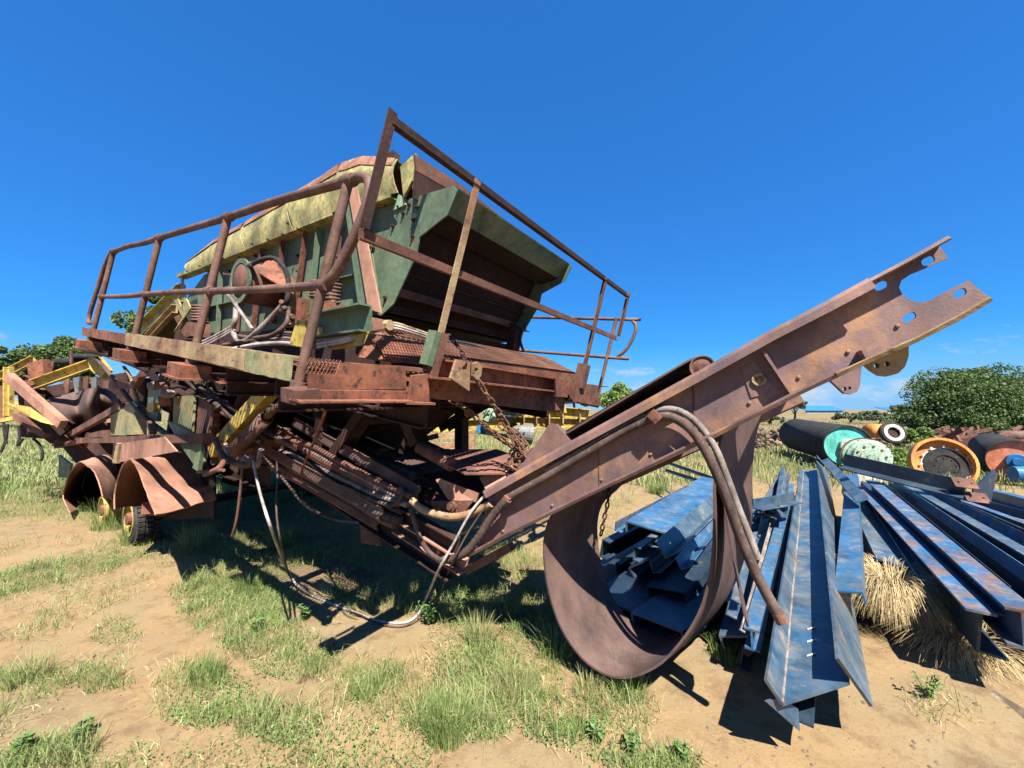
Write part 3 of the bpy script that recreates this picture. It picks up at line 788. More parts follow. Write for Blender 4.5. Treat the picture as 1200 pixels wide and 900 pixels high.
# bolts and lifting eyes
BOLT = MB(); BOLT.lathe((0, 0, 0), (0, 0, 1), [(0, 0), (0, .015), (.010, .015), (.010, .008), (.022, .008), (.022, 0)], 6)
b0 = BOLT.build('bolt', RUSTD, None)
bl = [(461, 265), (485, 258), (484, 277), (438, 291), (452, 349), (468, 243), (473, 250), (489, 243), (452, 240), (480, 240), (430, 262)]
rot = (-BX).to_track_quat('Z', 'Y').to_euler()
first = True
def put_bolt(P, sc=1.0, r=None):
    global first
    if first:
        o = b0; first = False; o.parent = MC; o.location = P - Vector(MC['_o'])
    else: o = copy_part(b0, MC, P)
    o.rotation_euler = r or rot; o.scale = (sc,) * 3
for q in bl: put_bolt(c(*q, -.008), 1.1)
for q in ((330, 305), (322, 312), (342, 330), (316, 321), (350, 300), (300, 300), (350, 318), (270, 318), (385, 262), (395, 285)): put_bolt(s(*q, -.008), 1.2)
for k in range(6): put_bolt(s(*[(235, 312), (262, 303), (296, 286), (315, 281), (332, 275), (338, 262)][k], -.15), .9)
MB().plate([c(461, 247, -.012), c(468, 228, -.012), c(474, 232, -.012), c(476, 240, -.012)], .016).build('lifting_eye', MINT, MC)

# --- exciter drum on the side
P_ = s(330, 340, 0.0)
MB().lathe(P_, -BX, [(0, 0), (-.0, .20), (.38, .20), (.38, .0)], 36, True, up=AX).build('exciter_drum', RUST, MC)
MB().lathe(P_ - BX * .365, -BX, [(0, .19), (0, .215), (.02, .215), (.02, .17), (-.04, .15), (-.04, 0)], 36, False, up=AX).build('drum_flange', GREEN, MC)
MB().plate([s(300, 318, -.3), s(318, 300, -.02), s(346, 330, -.02), s(344, 345, -.25)], .01).build('drum_guard', RUSTO, MC)
MB().beam(s(268, 322, -.1), s(293, 326, -.1), profB(.12, .02), WX).build('guard_tab', RUSTO, MC)

# --- coil springs and their seats
def spring(P, r, h, turns, mt_=PIPE):
    pts = [P + WX * (h * k / (turns * 12)) + (AX * math.cos(k * math.pi / 6) + BX * math.sin(k * math.pi / 6)) * r for k in range(turns * 12 + 1)]
    MB().tube(pts, r * .19, 6).build('coil_spring', mt_, MC)
for (x, y, k, r, h) in ((389, 354, -.22, .055, .17), (371, 351, -.10, .055, .16), (232, 378, -.22, .07, .20), (241, 380, -.02, .07, .20)):
    spring(s(x, y, k), r, h, 6)
MB().bar(s(389, 376, -.22), s(389, 355, -.22), .13, .10, AX).build('spring_seat', RUSTO, MC)
MB().bar(s(377, 376, -.10), s(377, 356, -.10), .13, .10, AX).build('spring_seat', GREEN, MC)
MB().bar(s(232, 396, -.22), s(232, 380, -.22), .20, .14, AX).build('spring_seat', RUST, MC)
MB().plate([s(217, 395, -.25), s(205, 372, -.25), s(215, 366, -.25), s(224, 385, -.25)], .02).build('spring_bracket', RUSTO, MC)
MB().plate([s(214, 372, -.28), s(205, 352, -.28), s(209, 350, -.28), s(213, 360, -.28), s(219, 350, -.28), s(224, 362, -.28), s(204, 390, -.28)], .016).build('ragged_plate', PEEL, MC)
# yellow upright and green cross beam
MB().plate([s(352, 376, -.62), s(362, 376, -.62), s(362, 408, -.62), s(343, 404, -.62)], .05).build('yellow_upright', YELLOW, MC)
MB().bar(s(356, 350, -.3), s(353, 380, -.3), .07, .07, AX).build('rib_post', RUSTO, MC)
g0, g1, g2 = s(374, 386, -.45), s(434, 376, -.45), s(474, 388, -.60)
MB().beam(on(374, 384, b=.5), on(436, 374, b=.5), profC(.17, .09, .012), WX).build('cross_channel', GREEN, MC)
MB().plate([on(430, 371, b=.52), on(474, 380, a=-.3), on(474, 388, a=-.3), on(434, 388, b=.52)], .012).build('channel_end', RUST, MC)
MB().plate([on(380, 405, b=.48), on(435, 388, b=.48), on(428, 404, b=.48), on(392, 410, b=.48)], .02).build('yellow_patch_plate', YELLOW, MC)
MB().bar(on(368, 408, b=.46), on(374, 382, b=.46), .045, .045, AX).build('small_upright', TAN, MC)

# --- sloping chute frame at the tail of the screen box
MB().beam(s(166, 392, .0), s(218, 344, 0), profC(.26, .10, .012), WX).build('tail_chute_side', PEEL, MC)
MB().beam(s(176, 396, -.2), s(208, 362, -.2), profC(.12, .06, .01), WX).build('tail_chute_angle', TAN, MC)
MB().beam(to_far(s(166, 392)), to_far(s(218, 344)), profC(.26, .10, .012), WX).build('tail_chute_side', PEEL, MC)
MB().plate([s(170, 396, .03), s(220, 350, .03), to_far(s(220, 350)), to_far(s(170, 396))], .012).build('tail_chute_floor', RUSTD, MC)
MB().plate([s(232, 398, .0), s(204, 398, .0), s(214, 358, .0), s(232, 350, 0)], .012).build('tail_plate', RUSTD, MC)
MB().bar(s(214, 340, -.1), s(214, 325, -.1), .03, .03, AX).build('tail_stub', RUSTD, MC)

# --- hoses on the machine body
def hose(name, pts, r, mt_, parent=MC, sub=6, n=8, ribs=None):
    return MB().tube(pts, r, n, sub=sub, ribs=ribs).build(name, mt_, parent)
hose('hydraulic_hose', [s(280, 314, -.3), s(290, 312, -.35), s(308, 304, -.4), s(322, 303, -.4), s(333, 314, -.4), s(338, 330, -.4), s(337, 350, -.42), s(333, 358, -.42)], .020, BLACK)
hose('hose_sleeve', [s(280, 314, -.3), s(288, 312.5, -.35), s(296, 309, -.38)], .024, HOSEG)
hose('hydraulic_hose', [s(333, 356, -.42), s(318, 372, -.45), s(302, 388, -.5), s(290, 398, -.5), s(280, 400, -.5), s(273, 388, -.5), s(276, 372, -.5), s(276, 356, -.4)], .022, HOSEG)
hose('hydraulic_hose', [s(262, 340, -.4), s(272, 352, -.45), s(285, 370, -.45), s(296, 386, -.5)], .016, HOSEG)
hose('hydraulic_hose', [s(338, 360, -.4), s(336, 378, -.45), s(320, 392, -.5), s(298, 396, -.5), s(280, 394, -.5)], .018, HOSE)
for i, dy in enumerate((0, 3.2, 6.2)):
    hose('conduit', [on(215, 408 + dy, b=.5), on(240, 399 + dy, b=.5), on(262, 388 + dy, b=.5), on(275, 380 + dy, b=.5)], .010, CABLE)
hose('conduit', [on(268, 410, b=.35), on(300, 404, b=.35), on(330, 402, b=.4), on(350, 404, b=.4)], .016, CABLE)
for i in range(4):
    hose('hydraulic_hose', [on(262 + 5 * i, 404, b=.4 + .04 * i), on(300, 398 + 2 * i, b=.5), on(336, 390 + 3 * i, b=.55), on(372, 400 + 2 * i, b=.5)], .014, [HOSE, BLACK, HOSEG, HOSE][i])
for i in range(3):
    hose('conduit', [on(372, 399 + 4 * i, b=.42), on(410, 394 + 2.5 * i, b=.45), on(455, 379 + 3 * i, a=-.25), on(480, 384 + 2.5 * i, a=-.2), on(520, 398 + 2.5 * i, a=-.2)], .009 + .002 * (i == 1), [TAN, CABLE, CABLE][i])
MB().lathe(on(455, 381, a=-.24), AX, [(-.02, 0), (-.02, .035), (.02, .035), (.02, 0)], 8).build('cable_tie', TAN, MC)
for i in range(3):
    hose('black_hose', [on(522, 401 + 3 * i, a=-.3), on(545, 402 + 2 * i, a=-.3), on(575, 411 + 2.5 * i, a=-.3), on(610, 415 + 3 * i, a=-.35)], .014, BLACK)
# valve cluster
for i in range(9):
    x, y = 335 + rnd.uniform(-4, 8), 356 + i * 5
    MB().lathe(s(x, y, -.42), Vector((rnd.uniform(-1, 1), -.8, rnd.uniform(-.5, .5))), [(0, 0), (0, .018), (.02, .022), (.045, .018), (.045, 0)], 8).build('hose_coupling', rnd.choice([RUSTO, RUST, HOSE]), MC)
# far front leg with hoses, seen past the chute
MB().bar(on(600, 412, a=-.5), on(606, 380, a=-.5), .12, .10, AX).build('chute_stay', RUSTD, MC)
hose('black_hose', [on(604, 378, a=-.45), on(611, 386, a=-.42), on(609, 398, a=-.42), on(614, 412, a=-.4)], .016, BLACK)
# ---------------------------------------------------------------- underside of the machine
def q(px, py, b=.3): return on(px, py, b=b)
# main frame under the deck
for b in (1.02, 2.84):
    MB().beam(m(-5.2, b, -.16), m(-.15, b, -.16), profI(.26, .12), WX).build('main_beam', RUSTD, MC)
for a in (-4.9, -3.9, -2.9, -1.9, -.9, -.25):
    MB().beam(m(a, .04, -.09), m(a, 3.85, -.09), profI(.12, .07), WX).build('cross_beam', RUSTD, MC)
mesh_sheet(m(-4.7, 2.95, .10), AX * 4.6, BX * .90, 40, 5, wd=.014).build('far_grating', RUST, MC, kind='stuff')
# collecting hopper below the screen
hp = [m(-4.3, 1.1, -.05), m(-.95, 1.1, -.05), m(-.95, 2.75, -.05), m(-4.3, 2.75, -.05)]
hq = [m(-3.8, 1.5, -.62), m(-1.5, 1.5, -.74), m(-1.5, 2.3, -.74), m(-3.8, 2.3, -.62)]
for i in range(4):
    MB().plate([hp[i], hp[(i + 1) % 4], hq[(i + 1) % 4], hq[i]], .01).build('hopper_side', RUSTD, MC)
for a in (-3.6, -2.6, -1.6):
    MB().bar(m(a, 1.04, -.3), m(a + .05, 1.09, -.78), .07, .09, AX).build('hanger', RUSTD, MC)
MB().beam(m(-.95, 1.1, -.28), m(-1.45, 1.1, -.9), profI(.14, .09), BX).build('diagonal_leg', RUSTD, MC)
MB().beam(on(585, 462, b=2.6), on(520, 502, b=2.6), profI(.16, .1), BX).build('diagonal_leg', RUSTD, MC)
MB().beam(on(470, 470, b=1.2), on(492, 520, b=1.2), profI(.14, .09), BX).build('front_leg', RUSTD, MC)
MB().bar(on(541, 478, b=2.6), on(541, 530, b=2.6), .12, .12, AX).build('front_leg', RUSTD, MC)

# lower conveyor: stringers, idlers, belt
def st(px, py, b): return on(px, py, b=b)
n0, n1 = st(296, 505, 1.05), st(536, 650, 1.05)
MB().beam(n0 - WX * .05, n1 - WX * .02, profC(.30, .07, .01), WX).build('lower_stringer', RUSTD, MC)
MB().beam(st(262, 462, 1.25), st(512, 585, 1.25), profC(.17, .06, .01), WX).build('upper_stringer', RUSTD, MC)
MB().beam(st(262, 462, 1.25) + BX * .75, st(545, 600, 1.25) + BX * .75, profC(.17, .06, .01), WX).build('upper_stringer', RUSTD, MC)
MB().beam(n0 + BX * .9, n1 + BX * .9, profC(.20, .07, .01), WX).build('lower_stringer', RUSTD, MC)
for k in range(7):
    t = k / 6
    P_ = st(262, 462, 1.25).lerp(st(512, 585, 1.25), .12 + .8 * t) - WX * .05 - BX * .05
    MB().lathe(P_, BX, [(0, 0), (0, .03), (.012, .055), (.012, .062), (.8, .062), (.8, 0)], 18, True, up=AX).build('idler_roller', RUSTD, MC)
rows = []
for k in range(16):
    t = k / 15; P_ = st(262, 462, 1.28).lerp(st(512, 585, 1.28), t) + WX * (.09 + .012 * math.sin(k * 1.9))
    rows.append([P_ + BX * (.70 * j / 6) - WX * (.05 * math.sin(j / 6 * math.pi)) for j in range(7)])
MB().sheet(rows, .012).build('lower_belt', RUBBER, MC)
for (x0, y0, x1, y1) in ((350, 484, 395, 503), (384, 497, 418, 511), (430, 512, 462, 526), (448, 487, 500, 493), (440, 481, 478, 486)):
    MB().bar(st(x0, y0, 1.15), st(x1, y1, 1.15), .02, .008, WX).build('edge_strip', HOSEG, MC)
MB().plate([st(422, 602, 1.02), st(441, 612, 1.02), st(448, 640, 1.02), st(424, 636, 1.02)], .014).build('stringer_gusset', RUST, MC)
# hoses and loom strapped along the near stringer
def bundle(pts, b, r, mt_, name='strapped_hose', jit=.012, ribn=26):
    return hose(name, [on(x, y, b=b) + Vector((rnd.uniform(-jit, jit), 0, rnd.uniform(-jit, jit))) for x, y in pts], r, mt_, sub=ribn, ribs=.13 if r > .015 else None)
bundle([(282, 490), (317, 532), (360, 553), (400, 575), (440, 598), (468, 612)], .96, .030, HOSE)
bundle([(285, 496), (318, 540), (360, 560), (402, 583), (440, 605), (462, 617)], .98, .022, RUST)
bundle([(270, 470), (300, 512), (340, 535), (400, 560), (440, 578), (476, 592)], .98, .022, HOSEG)
bundle([(272, 476), (305, 520), (345, 541), (400, 567), (440, 587), (470, 600)], .98, .016, HOSE)
bundle([(300, 492), (332, 512), (364, 524), (400, 541), (440, 560), (480, 580)], 1.0, .024, RUST)
bundle([(322, 510), (366, 532), (402, 549), (440, 568), (478, 588)], 1.0, .018, HOSEG)
bundle([(340, 528), (400, 572), (445, 604), (466, 606)], .95, .014, BLACK)
bundle([(400, 570), (440, 588), (460, 592), (472, 580), (468, 572)], .94, .016, HOSE)
for i, (dx, dy, b0_, wd_) in enumerate(((0, 0, .93, .10), (22, -16, 1.0, .12), (44, -26, 1.06, .10), (-6, 12, .95, .06))):
    P_ = [on(x + dx, y + dy, b=b0_) for x, y in ((300, 520), (335, 540), (375, 562), (415, 585), (448, 604))]
    P_ = spline(P_, 5)
    MB().sheet([[p + WX * (wd_ * (j / 3 - .5)) + AX * .01 * math.sin(k * .9) - BX * (.02 * math.sin(j * 2.1)) for j in range(4)] for k, p in enumerate(P_)], .012).build('folded_belt_strip', [RUBBER, RUST, RUBBER, RUST][i], MC)
# pile of loose hoses beneath the walkway
for i in range(9):
    x0 = 198 + i * 4.5; dy = i * 3
    bundle([(x0, 412 + dy * .4), (x0 + 16, 440 + dy), (x0 + 34, 458 + dy * .7), (x0 + 55, 476 + dy * .6), (x0 + 82, 498 + dy * .3), (x0 + 104, 516 + dy * .2)], .70 + .04 * (i % 4), .022, [HOSE, HOSEG, BLACK, RUST][i % 4], 'loose_hose', .03)
for i in range(6):
    yy = 474 + i * 6
    bundle([(228, yy), (238, yy - 5), (250, yy - 3), (256, yy + 4), (247, yy + 8), (233, yy + 6)], .66 + .02 * i, .029, [HOSE, RUST][i % 2], 'coiled_hose', .01)
bundle([(250, 512), (262, 532), (278, 542), (292, 545), (298, 532)], .30, .020, HOSE, 'loose_hose')
bundle([(262, 520), (274, 545), (288, 538), (300, 545), (308, 528)], .38, .018, HOSEG, 'loose_hose')
for i in range(7):
    x0 = 262 + i * 14
    bundle([(x0, 470 + i * 6), (x0 + 22, 486 + i * 6), (x0 + 50, 500 + i * 7), (x0 + 80, 520 + i * 7)], 1.1 + .06 * i, .020, [RUST, HOSE, RUSTD][i % 3], 'inner_hose', .02)
rb = random.Random(8)
for i in range(34):
    A0 = m(rb.uniform(-3.6, -.9), rb.uniform(1.1, 2.3), rb.uniform(-.75, -.2)); d = Vector((rb.uniform(-1, 1), rb.uniform(-.5, .5), rb.uniform(-.5, .5))).normalized()
    MB().beam(A0 - d * .3, A0 + d * .3, [profB(.03, .05), profL(.05, .05), profC(.08, .04, .006)][i % 3]).build('bracing_bar', RUST if i % 3 == 0 else RUSTD, MC)
for i in range(26):
    A0 = m(rb.uniform(-4.6, -2.2), rb.uniform(.72, .93), rb.uniform(-.95, -.2)); d = (AX * rb.uniform(-1, 1) + WX * rb.uniform(-1, 1) + BX * rb.uniform(-.4, .4)).normalized(); l_ = rb.uniform(.12, .35)
    MB().beam(A0 - d * l_, A0 + d * l_, [profB(.06, .07), profL(.06, .06), profC(.10, .05, .008), profB(.02, .12)][i % 4]).build('bracket_bar', [RUST, RUSTD, GREEN, RUSTD, RUSTO][i % 5], MC)
MB().plate([m(-5.2, .96, -.2), m(-2.3, .96, -.2), m(-2.3, .96, -1.0), m(-5.4, .96, -1.5)], .02).build('bay_backdrop', CAVE, MC)  # black backdrop added to close gaps, shade put into its colour
MB().lathe(m(-3.9, .55, -.55), AX, [(0, 0), (0, .16), (.5, .16), (.5, 0)], 24, True).build('air_tank', RUSTD, MC)
MB().box(m(-3.3, .85, -.62), .5, .2, .4, AX, BX, WX).build('pump_block', RUSTD, MC)
for i in range(7):
    A0 = on(300 + i * 9, 486 + i * 1.5, b=1.04 + .05 * i); A1 = on(452 + i * 7, 585 - i * 5, b=1.02 + .04 * i)
    P_ = [A0.lerp(A1, j / 80) - WX * .05 * math.sin(j / 80 * math.pi) for j in range(81)]
    MB().tube(P_, .036 + .008 * (i % 3), 10, ribs=.12).build('ribbed_roll', [RUST, RUBBER, RUSTD, RUST][i % 4], MC)
MB().plate([m(-3.7, 1.5, -.05), m(-.9, 1.5, -.05), m(-.9, 1.5, -.70), m(-3.7, 1.5, -.70)], .01).build('shade_backing', CAVE, MC)  # added black sheet, gives the darkness between stringer and deck
# yellow square strut and its hydraulic ram
MB().bar(q(252, 529, .50), q(321, 452, .58), .10, .12, WX).build('yellow_strut', YELLOW, MC)
ram = MB()
A_, B_ = q(265, 537, .49), q(331, 470, .57)
d_ = (B_ - A_)
ram.lathe(A_, d_, [(0, 0), (0, .058), (d_.length * .72, .058), (d_.length * .72, .045), (d_.length * .74, .045)], 24, True)
ram.build('hydraulic_ram', PIPE, MC)
MB().lathe(A_ + d_ * .74, d_, [(0, .0), (0, .03), (d_.length * .26, .03), (d_.length * .26, 0)], 16, True).build('ram_rod', RUST, MC)
MB().plate([q(248, 520, .55), q(262, 526, .55), q(270, 545, .55), q(254, 542, .55)], .08).build('strut_foot', RUSTD, MC)
# chain thrown over the stringer and a thin rod
hose('steady_rod', [on(385, 472, b=.35), on(370, 512, b=.6), on(356, 545, b=.85), on(353, 556, b=.9)], .010, RUSTO)
# panels and brackets left of the hose pile
def pan(pts, b, t, name, mt_): return MB().plate([q(x, y, b) for x, y in pts], t).build(name, mt_, MC)
pan([(205, 465), (229, 463), (226, 506), (204, 496)], .38, .02, 'side_panel', TANG)
pan([(229, 463), (250, 475), (245, 512), (226, 506)], .42, .02, 'side_panel', RUST)
pan([(197, 493), (236, 512), (241, 540), (232, 549), (212, 520)], .30, .02, 'green_cheek', GREEN)
pan([(233, 530), (238, 528), (234, 552), (228, 548)], .28, .03, 'cheek_edge', GREEN)
pan([(166, 443), (175, 443), (175, 500), (166, 497)], .45, .08, 'upright', RUSTD)
pan([(176, 452), (188, 454), (187, 494), (174, 492)], .36, .03, 'green_upright', GREEN)
pan([(176, 472), (184, 472), (183, 483), (176, 482)], .33, .05, 'yellow_block', YELLOW)
pan([(136, 487), (160, 474), (165, 478), (164, 509), (136, 510)], .33, .10, 'green_box', TANG)
pan([(140, 483), (150, 474), (158, 470), (163, 476), (148, 486)], .30, .02, 'box_lid', GREEN)
pan([(157, 448), (170, 432), (178, 431), (178, 440), (166, 442), (160, 455)], .28, .05, 'hook_plate', RUSTO)
pan([(123, 446), (158, 448), (159, 456), (122, 455)], .30, .04, 'step_plate', RUST)
pan([(93, 521), (245, 519), (250, 545), (200, 560), (84, 540)], .75, .03, 'chassis_web', RUSTD)
pan([(108, 508), (124, 504), (124, 512), (108, 512)], .30, .08, 'junction_box', RUST)
pan([(70, 533), (84, 544), (82, 560), (70, 559)], .35, .03, 'rear_foot', GREEN)
pan([(138, 520), (193, 512), (208, 529), (133, 543)], .08, .012, 'mudguard_apron', FEND)
pan([(134, 541), (139, 519), (142, 520), (139, 543)], .07, .03, 'apron_edge', TAN)
pan([(262, 530), (300, 550), (300, 575), (262, 565)], 1.3, .05, 'chassis_plate', RUSTD)
MB().beam(q(92, 516), q(244, 513), profB(.07, .075), WX).build('chassis_rail', RUST, MC)
MB().tube([q(180, 517, .34), q(246, 515, .34)], .035, 12).build('torsion_bar', RUST, MC)
MB().beam(q(64, 520), q(143, 476), profB(.06, .085), WX).build('tow_beam', RUST, MC)
MB().beam(q(68, 523), q(100, 516), profB(.10, .07), WX).build('tow_foot', RUSTO, MC)
MB().bar(q(176, 495, .26), q(180, 507, .26), .05, .05, AX).build('small_post', RUST, MC)
b_ = MB(); plate_holes(b_, [q(187 + 11 * math.cos(k * .42), 438 + 10 * math.sin(k * .42), .26) for k in range(15)], [[q(186 + 3 * math.cos(k * .7), 438 + 3 * math.sin(k * .7), .26) for k in range(9)]], .02, BX)
b_.build('sheave_plate', RUSTD, MC)
for i in range(8):
    x, y = 188 + rnd.uniform(-2, 18), 452 + rnd.uniform(-4, 18)
    MB().lathe(q(x, y, .3), Vector((rnd.uniform(-1, 1), -.6, rnd.uniform(-1, 1))), [(0, 0), (0, .035), (.05, .045), (.10, .035), (.10, 0)], 9).build('hose_coupling', rnd.choice([RUSTO, RUST, HOSEG]), MC)
hose('duct_pipe', [q(102, 409, .35), q(125, 413, .35), (q(150, 421, .35)), q(180, 433, .3)], .065, HOSE, n=14)
hose('rubber_hose', [q(112, 420, .35), q(120, 428, .32), q(135, 446, .3), q(150, 466, .3), q(165, 484, .3), q(182, 500, .3), q(202, 512, .32)], .024, HOSE)
hose('rubber_hose', [q(145, 430, .34), q(152, 440, .34), q(157, 455, .34), q(161, 472, .34), q(168, 486, .34), q(196, 508, .34)], .017, TAN)
hose('rubber_hose', [q(240, 556, .2), q(256, 549, .2), q(262, 541, .25)], .02, RUST)
hose('thin_rod', [q(232, 553, .2), q(262, 551, .2)], .012, RUST)

# mudguards
def fender(near, far, bn, bf, name='mudguard'):
    rows = []
    nn = spline([q(x, y, bn) for x, y in near], 3); ff = spline([q(x, y, bf) for x, y in far], 3)
    for i in range(len(nn)):
        rows.append([nn[i].lerp(ff[i], j / 8) + Vector((0, 0, .010 * math.sin(i * .8 + j * .9) + .006 * rnd.uniform(-1, 1))) for j in range(9)])
    return MB().sheet(rows, .012).build(name, FEND, MC)
fender([(82, 601), (74, 585), (76, 570), (82, 555), (93, 541), (103, 546), (111, 555), (117, 568), (120, 582)],
       [(103, 594), (96, 575), (98, 560), (106, 546), (123, 533), (132, 540), (138, 555), (143, 572), (147, 590)], .16, .60)
fender([(134, 597), (134, 580), (138, 560), (144, 546), (153, 538), (161, 548), (167, 566), (172, 575), (176, 590), (182, 604)],
       [(180, 590), (182, 565), (188, 545), (198, 534), (217, 529), (226, 544), (234, 559), (236, 568), (249, 574), (253, 586)], .06, .60)
pan([(78, 596), (84, 556), (104, 541), (150, 533), (240, 533), (252, 560), (252, 606), (140, 612)], .62, .02, 'wheel_well_shade', CAVE)  # dark sheet added behind the arches, stands in for the shade inside

# wheels
def wheel(P_, R, tyre, sink=0):
    w_ = bpy.data.objects.new('wheel', None); w_.empty_display_size = .1; C.objects.link(w_); w_.parent = MC; w_.location = P_ - Vector(MC['_o']); w_['_o'] = tuple(P_)
    MB().lathe(P_, BX, [(-.02, R * .62), (-.02, R * .68), (.02, R * .66), (.05, R * .55), (.16, R * .55), (.2, R * .66), (.22, R * .68), (.22, R * .62), (.16, R * .5), (.10, R * .3), (.10, .0)], 32, False, up=AX).build('rim', YELLOW, w_)
    MB().lathe(P_, BX, [(-.03, 0), (-.03, .07), (.10, .09), (.10, .13)], 16, up=AX).build('hub', RUSTO, w_)
    if tyre:
        MB().lathe(P_, BX, [(.0, R * .66), (-.02, R * .8), (.0, R * .93), (.03, R * .97), (.19, R * .97), (.22, R * .93), (.24, R * .8), (.22, R * .66)], 40, True, up=AX).build('tyre', TYRE, w_)
        b = MB()
        for k in range(36):
            t = k * math.pi / 18; u = AX * math.cos(t) + WX * math.sin(t); v = AX * -math.sin(t) + WX * math.cos(t)
            for j in (-1, 0, 1):
                cP = P_ + BX * (.11 + j * .075) + u * R * .985 + v * (.02 * abs(j))
                b.beam(cP - BX * .031, cP + BX * .031, profB(R * .13, .05), u)
        b.build('tread', TYRE, w_, kind='stuff')
wheel(q(121, 598, .36), .27, False)
wheel(q(152, 608, .40), .31, True)
wheel(q(119, 597, .30) + BX * 2.6 - WX * .1, .38, True)
wheel(q(150, 603, .34) + BX * 2.6 - WX * .1, .38, True)
MB().lathe(q(150, 603, .5), BX, [(0, 0), (0, .06), (2.4, .06), (2.4, 0)], 14).build('axle', RUSTD, MC)
MB().bar(q(175, 595, .3), q(206, 600, .9), .12, .12).build('brake_housing', RUSTO, MC)
MB().beam(m(-4.9, .95, -.3), m(-4.9, .95, -1.6), profI(.2, .14), AX).build('rear_leg', RUSTD, MC)
MB().beam(m(-5.0, 2.5, -.3), m(-5.0, 2.5, -1.9), profI(.2, .14), AX).build('rear_leg', RUSTD, MC)
MB().beam(m(-5.6, .95, -1.55), m(-2.2, .95, -1.15), profI(.24, .12), WX).build('chassis_beam', RUSTD, MC)
MB().beam(m(-5.6, 2.5, -1.55), m(-2.2, 2.5, -1.15), profI(.24, .12), WX).build('chassis_beam', RUSTD, MC)
MB().plate([m(-5.3, 1.0, -.2), m(-3.9, 1.0, -.2), m(-3.9, 1.0, -1.2), m(-5.3, 1.0, -1.4)], .02).build('engine_bay_panel', RUSTD, MC)
for (x, y) in ((330, 600), (395, 610)):
    P_ = on(x, y, b=1.9); MB().bar(P_, Vector((P_.x, P_.y, -.05)), .12).build('support_leg', RUSTD, MC)

# ---------------------------------------------------------------- boom (folded discharge conveyor)
K = bm_
outer = [(556, 646), (620, 612), (760, 545), (932, 460), (1010, 424), (1066, 401), (1160, 351), (1152, 344), (1134, 329), (1104, 344)]
uc = [(1090, 352), (1080, 355), (1068, 353), (1057, 346), (1053, 337), (1056, 329), (1066, 322)]
outer += uc + [(1088, 313), (1110, 303), (1099, 287), (1010, 336), (900, 392), (740, 481), (665, 522), (575, 575)]
def oval(cx, cy, L_=8.5, H_=4.6, an=-.47):
    r = []
    for k in range(14):
        t = k * 2 * math.pi / 14
        x = L_ * math.copysign(abs(math.cos(t)) ** .7, math.cos(t)); y = H_ * math.copysign(abs(math.sin(t)) ** .8, math.sin(t))
        r.append((cx + x * math.cos(an) - y * math.sin(an), cy + x * math.sin(an) + y * math.cos(an)))
    return r
holes = [oval(1087, 306), oval(1032, 335), oval(1124, 344), oval(1065, 372)]
b_ = MB(); plate_holes(b_, [K(*p) for p in outer], [[K(*p) for p in h] for h in holes], .012, BN)
b_.build('boom_web', BOOM, MC)
def blerp(P, Q, t): return (P[0] + (Q[0] - P[0]) * t, P[1] + (Q[1] - P[1]) * t)
def flange_strip(line, wd, th, name, mt_, sgn=1, lipn=0.0, extra=0):
    # strip standing out from the web towards the viewer with a rolled lip
    rows = []
    pts = [K(*p) for p in line]
    for i, P_ in enumerate(pts):
        d = (pts[min(i + 1, len(pts) - 1)] - pts[max(i - 1, 0)]).normalized()
        upv = BN.cross(d); upv = upv if upv.z > 0 else -upv
        rows.append((P_, upv))
    b = MB()
    grid = []
    for P_, u in rows:
        r = [P_ - BN * (wd * j / 3) + u * (rnd.uniform(-.0015, .0015)) for j in range(4)]
        r.append(P_ - BN * (wd + .006) - u * sgn * .012)
        if lipn: r.append(P_ - BN * (wd + .006) - u * sgn * lipn)
        grid.append(r)
    b.sheet(grid, th, False)
    return b.build(name, mt_, MC)
tl = [(575, 573), (620, 547), (665, 522), (740, 481), (820, 437), (900, 392), (960, 361), (1010, 334)]
flange_strip(tl, .085, .012, 'boom_top_flange', BOOM, 1, .045)
flange_strip([(1010, 335), (1050, 314), (1100, 286)], .075, .012, 'boom_top_flange', BOOM, 1, .0)
bl_ = [(556, 648), (620, 614), (690, 580), (760, 547), (840, 509), (932, 463), (985, 438)]
flange_strip(bl_, .075, .012, 'boom_bottom_flange', BOOM, -1, .02)
flange_strip([(975, 442), (1010, 426), (1066, 402), (1110, 379), (1146, 358)], .085, .014, 'boom_bottom_flange', TAN, -1, .015)
# web stiffener plates
for (x0, y0, x1, y1) in ((893, 414, 925, 462), (1005, 412, 1012, 425)):
    MB().beam(K(x0, y0) - BN * .035, K(x1, y1) - BN * .035, profB(.07, .012), BD).build('web_stiffener', BOOM, MC)
MB().plate([K(868, 432) - BN * .008, K(884, 424) - BN * .008, K(905, 451) - BN * .008, K(896, 462) - BN * .008, K(880, 466) - BN * .008], .008).build('doubler_plate', BOOM, MC)
MB().lathe(K(889, 445) - BN * .012, -BN, [(0, 0), (0, .030), (.012, .030), (.012, .020), (.004, .018), (.004, .010), (.010, .010), (.010, 0)], 24).build('grease_boss', TAN, MC)
MB().lathe(K(1011, 421) - BN * .01, -BN, [(0, 0), (0, .022), (.01, .02), (.01, 0)], 18).build('small_boss', BOOM, MC)
for k in range(26):
    t = k / 25; x = 590 + 480 * t; P_ = K(x, 560 - (x - 590) * .545 + 9) if k % 3 else K(x, 560 - (x - 590) * .545 + 62 + 12 * t)
    MB().lathe(P_ - BN * .006, -BN, [(0, 0), (0, .009), (.006, .009), (.009, .005), (.009, 0)], 8).build('rivet', BOOM, MC)
for x0, y0, x1, y1 in ((700, 508, 704, 580), (812, 446, 815, 520)):
    MB().tube([K(x0, y0) .lerp(K(x1, y1), j / 8) - BN * .006 + Vector((rnd.uniform(-.002, .002), 0, 0)) for j in range(9)], .005, 6).build('weld_bead', RUST, MC)
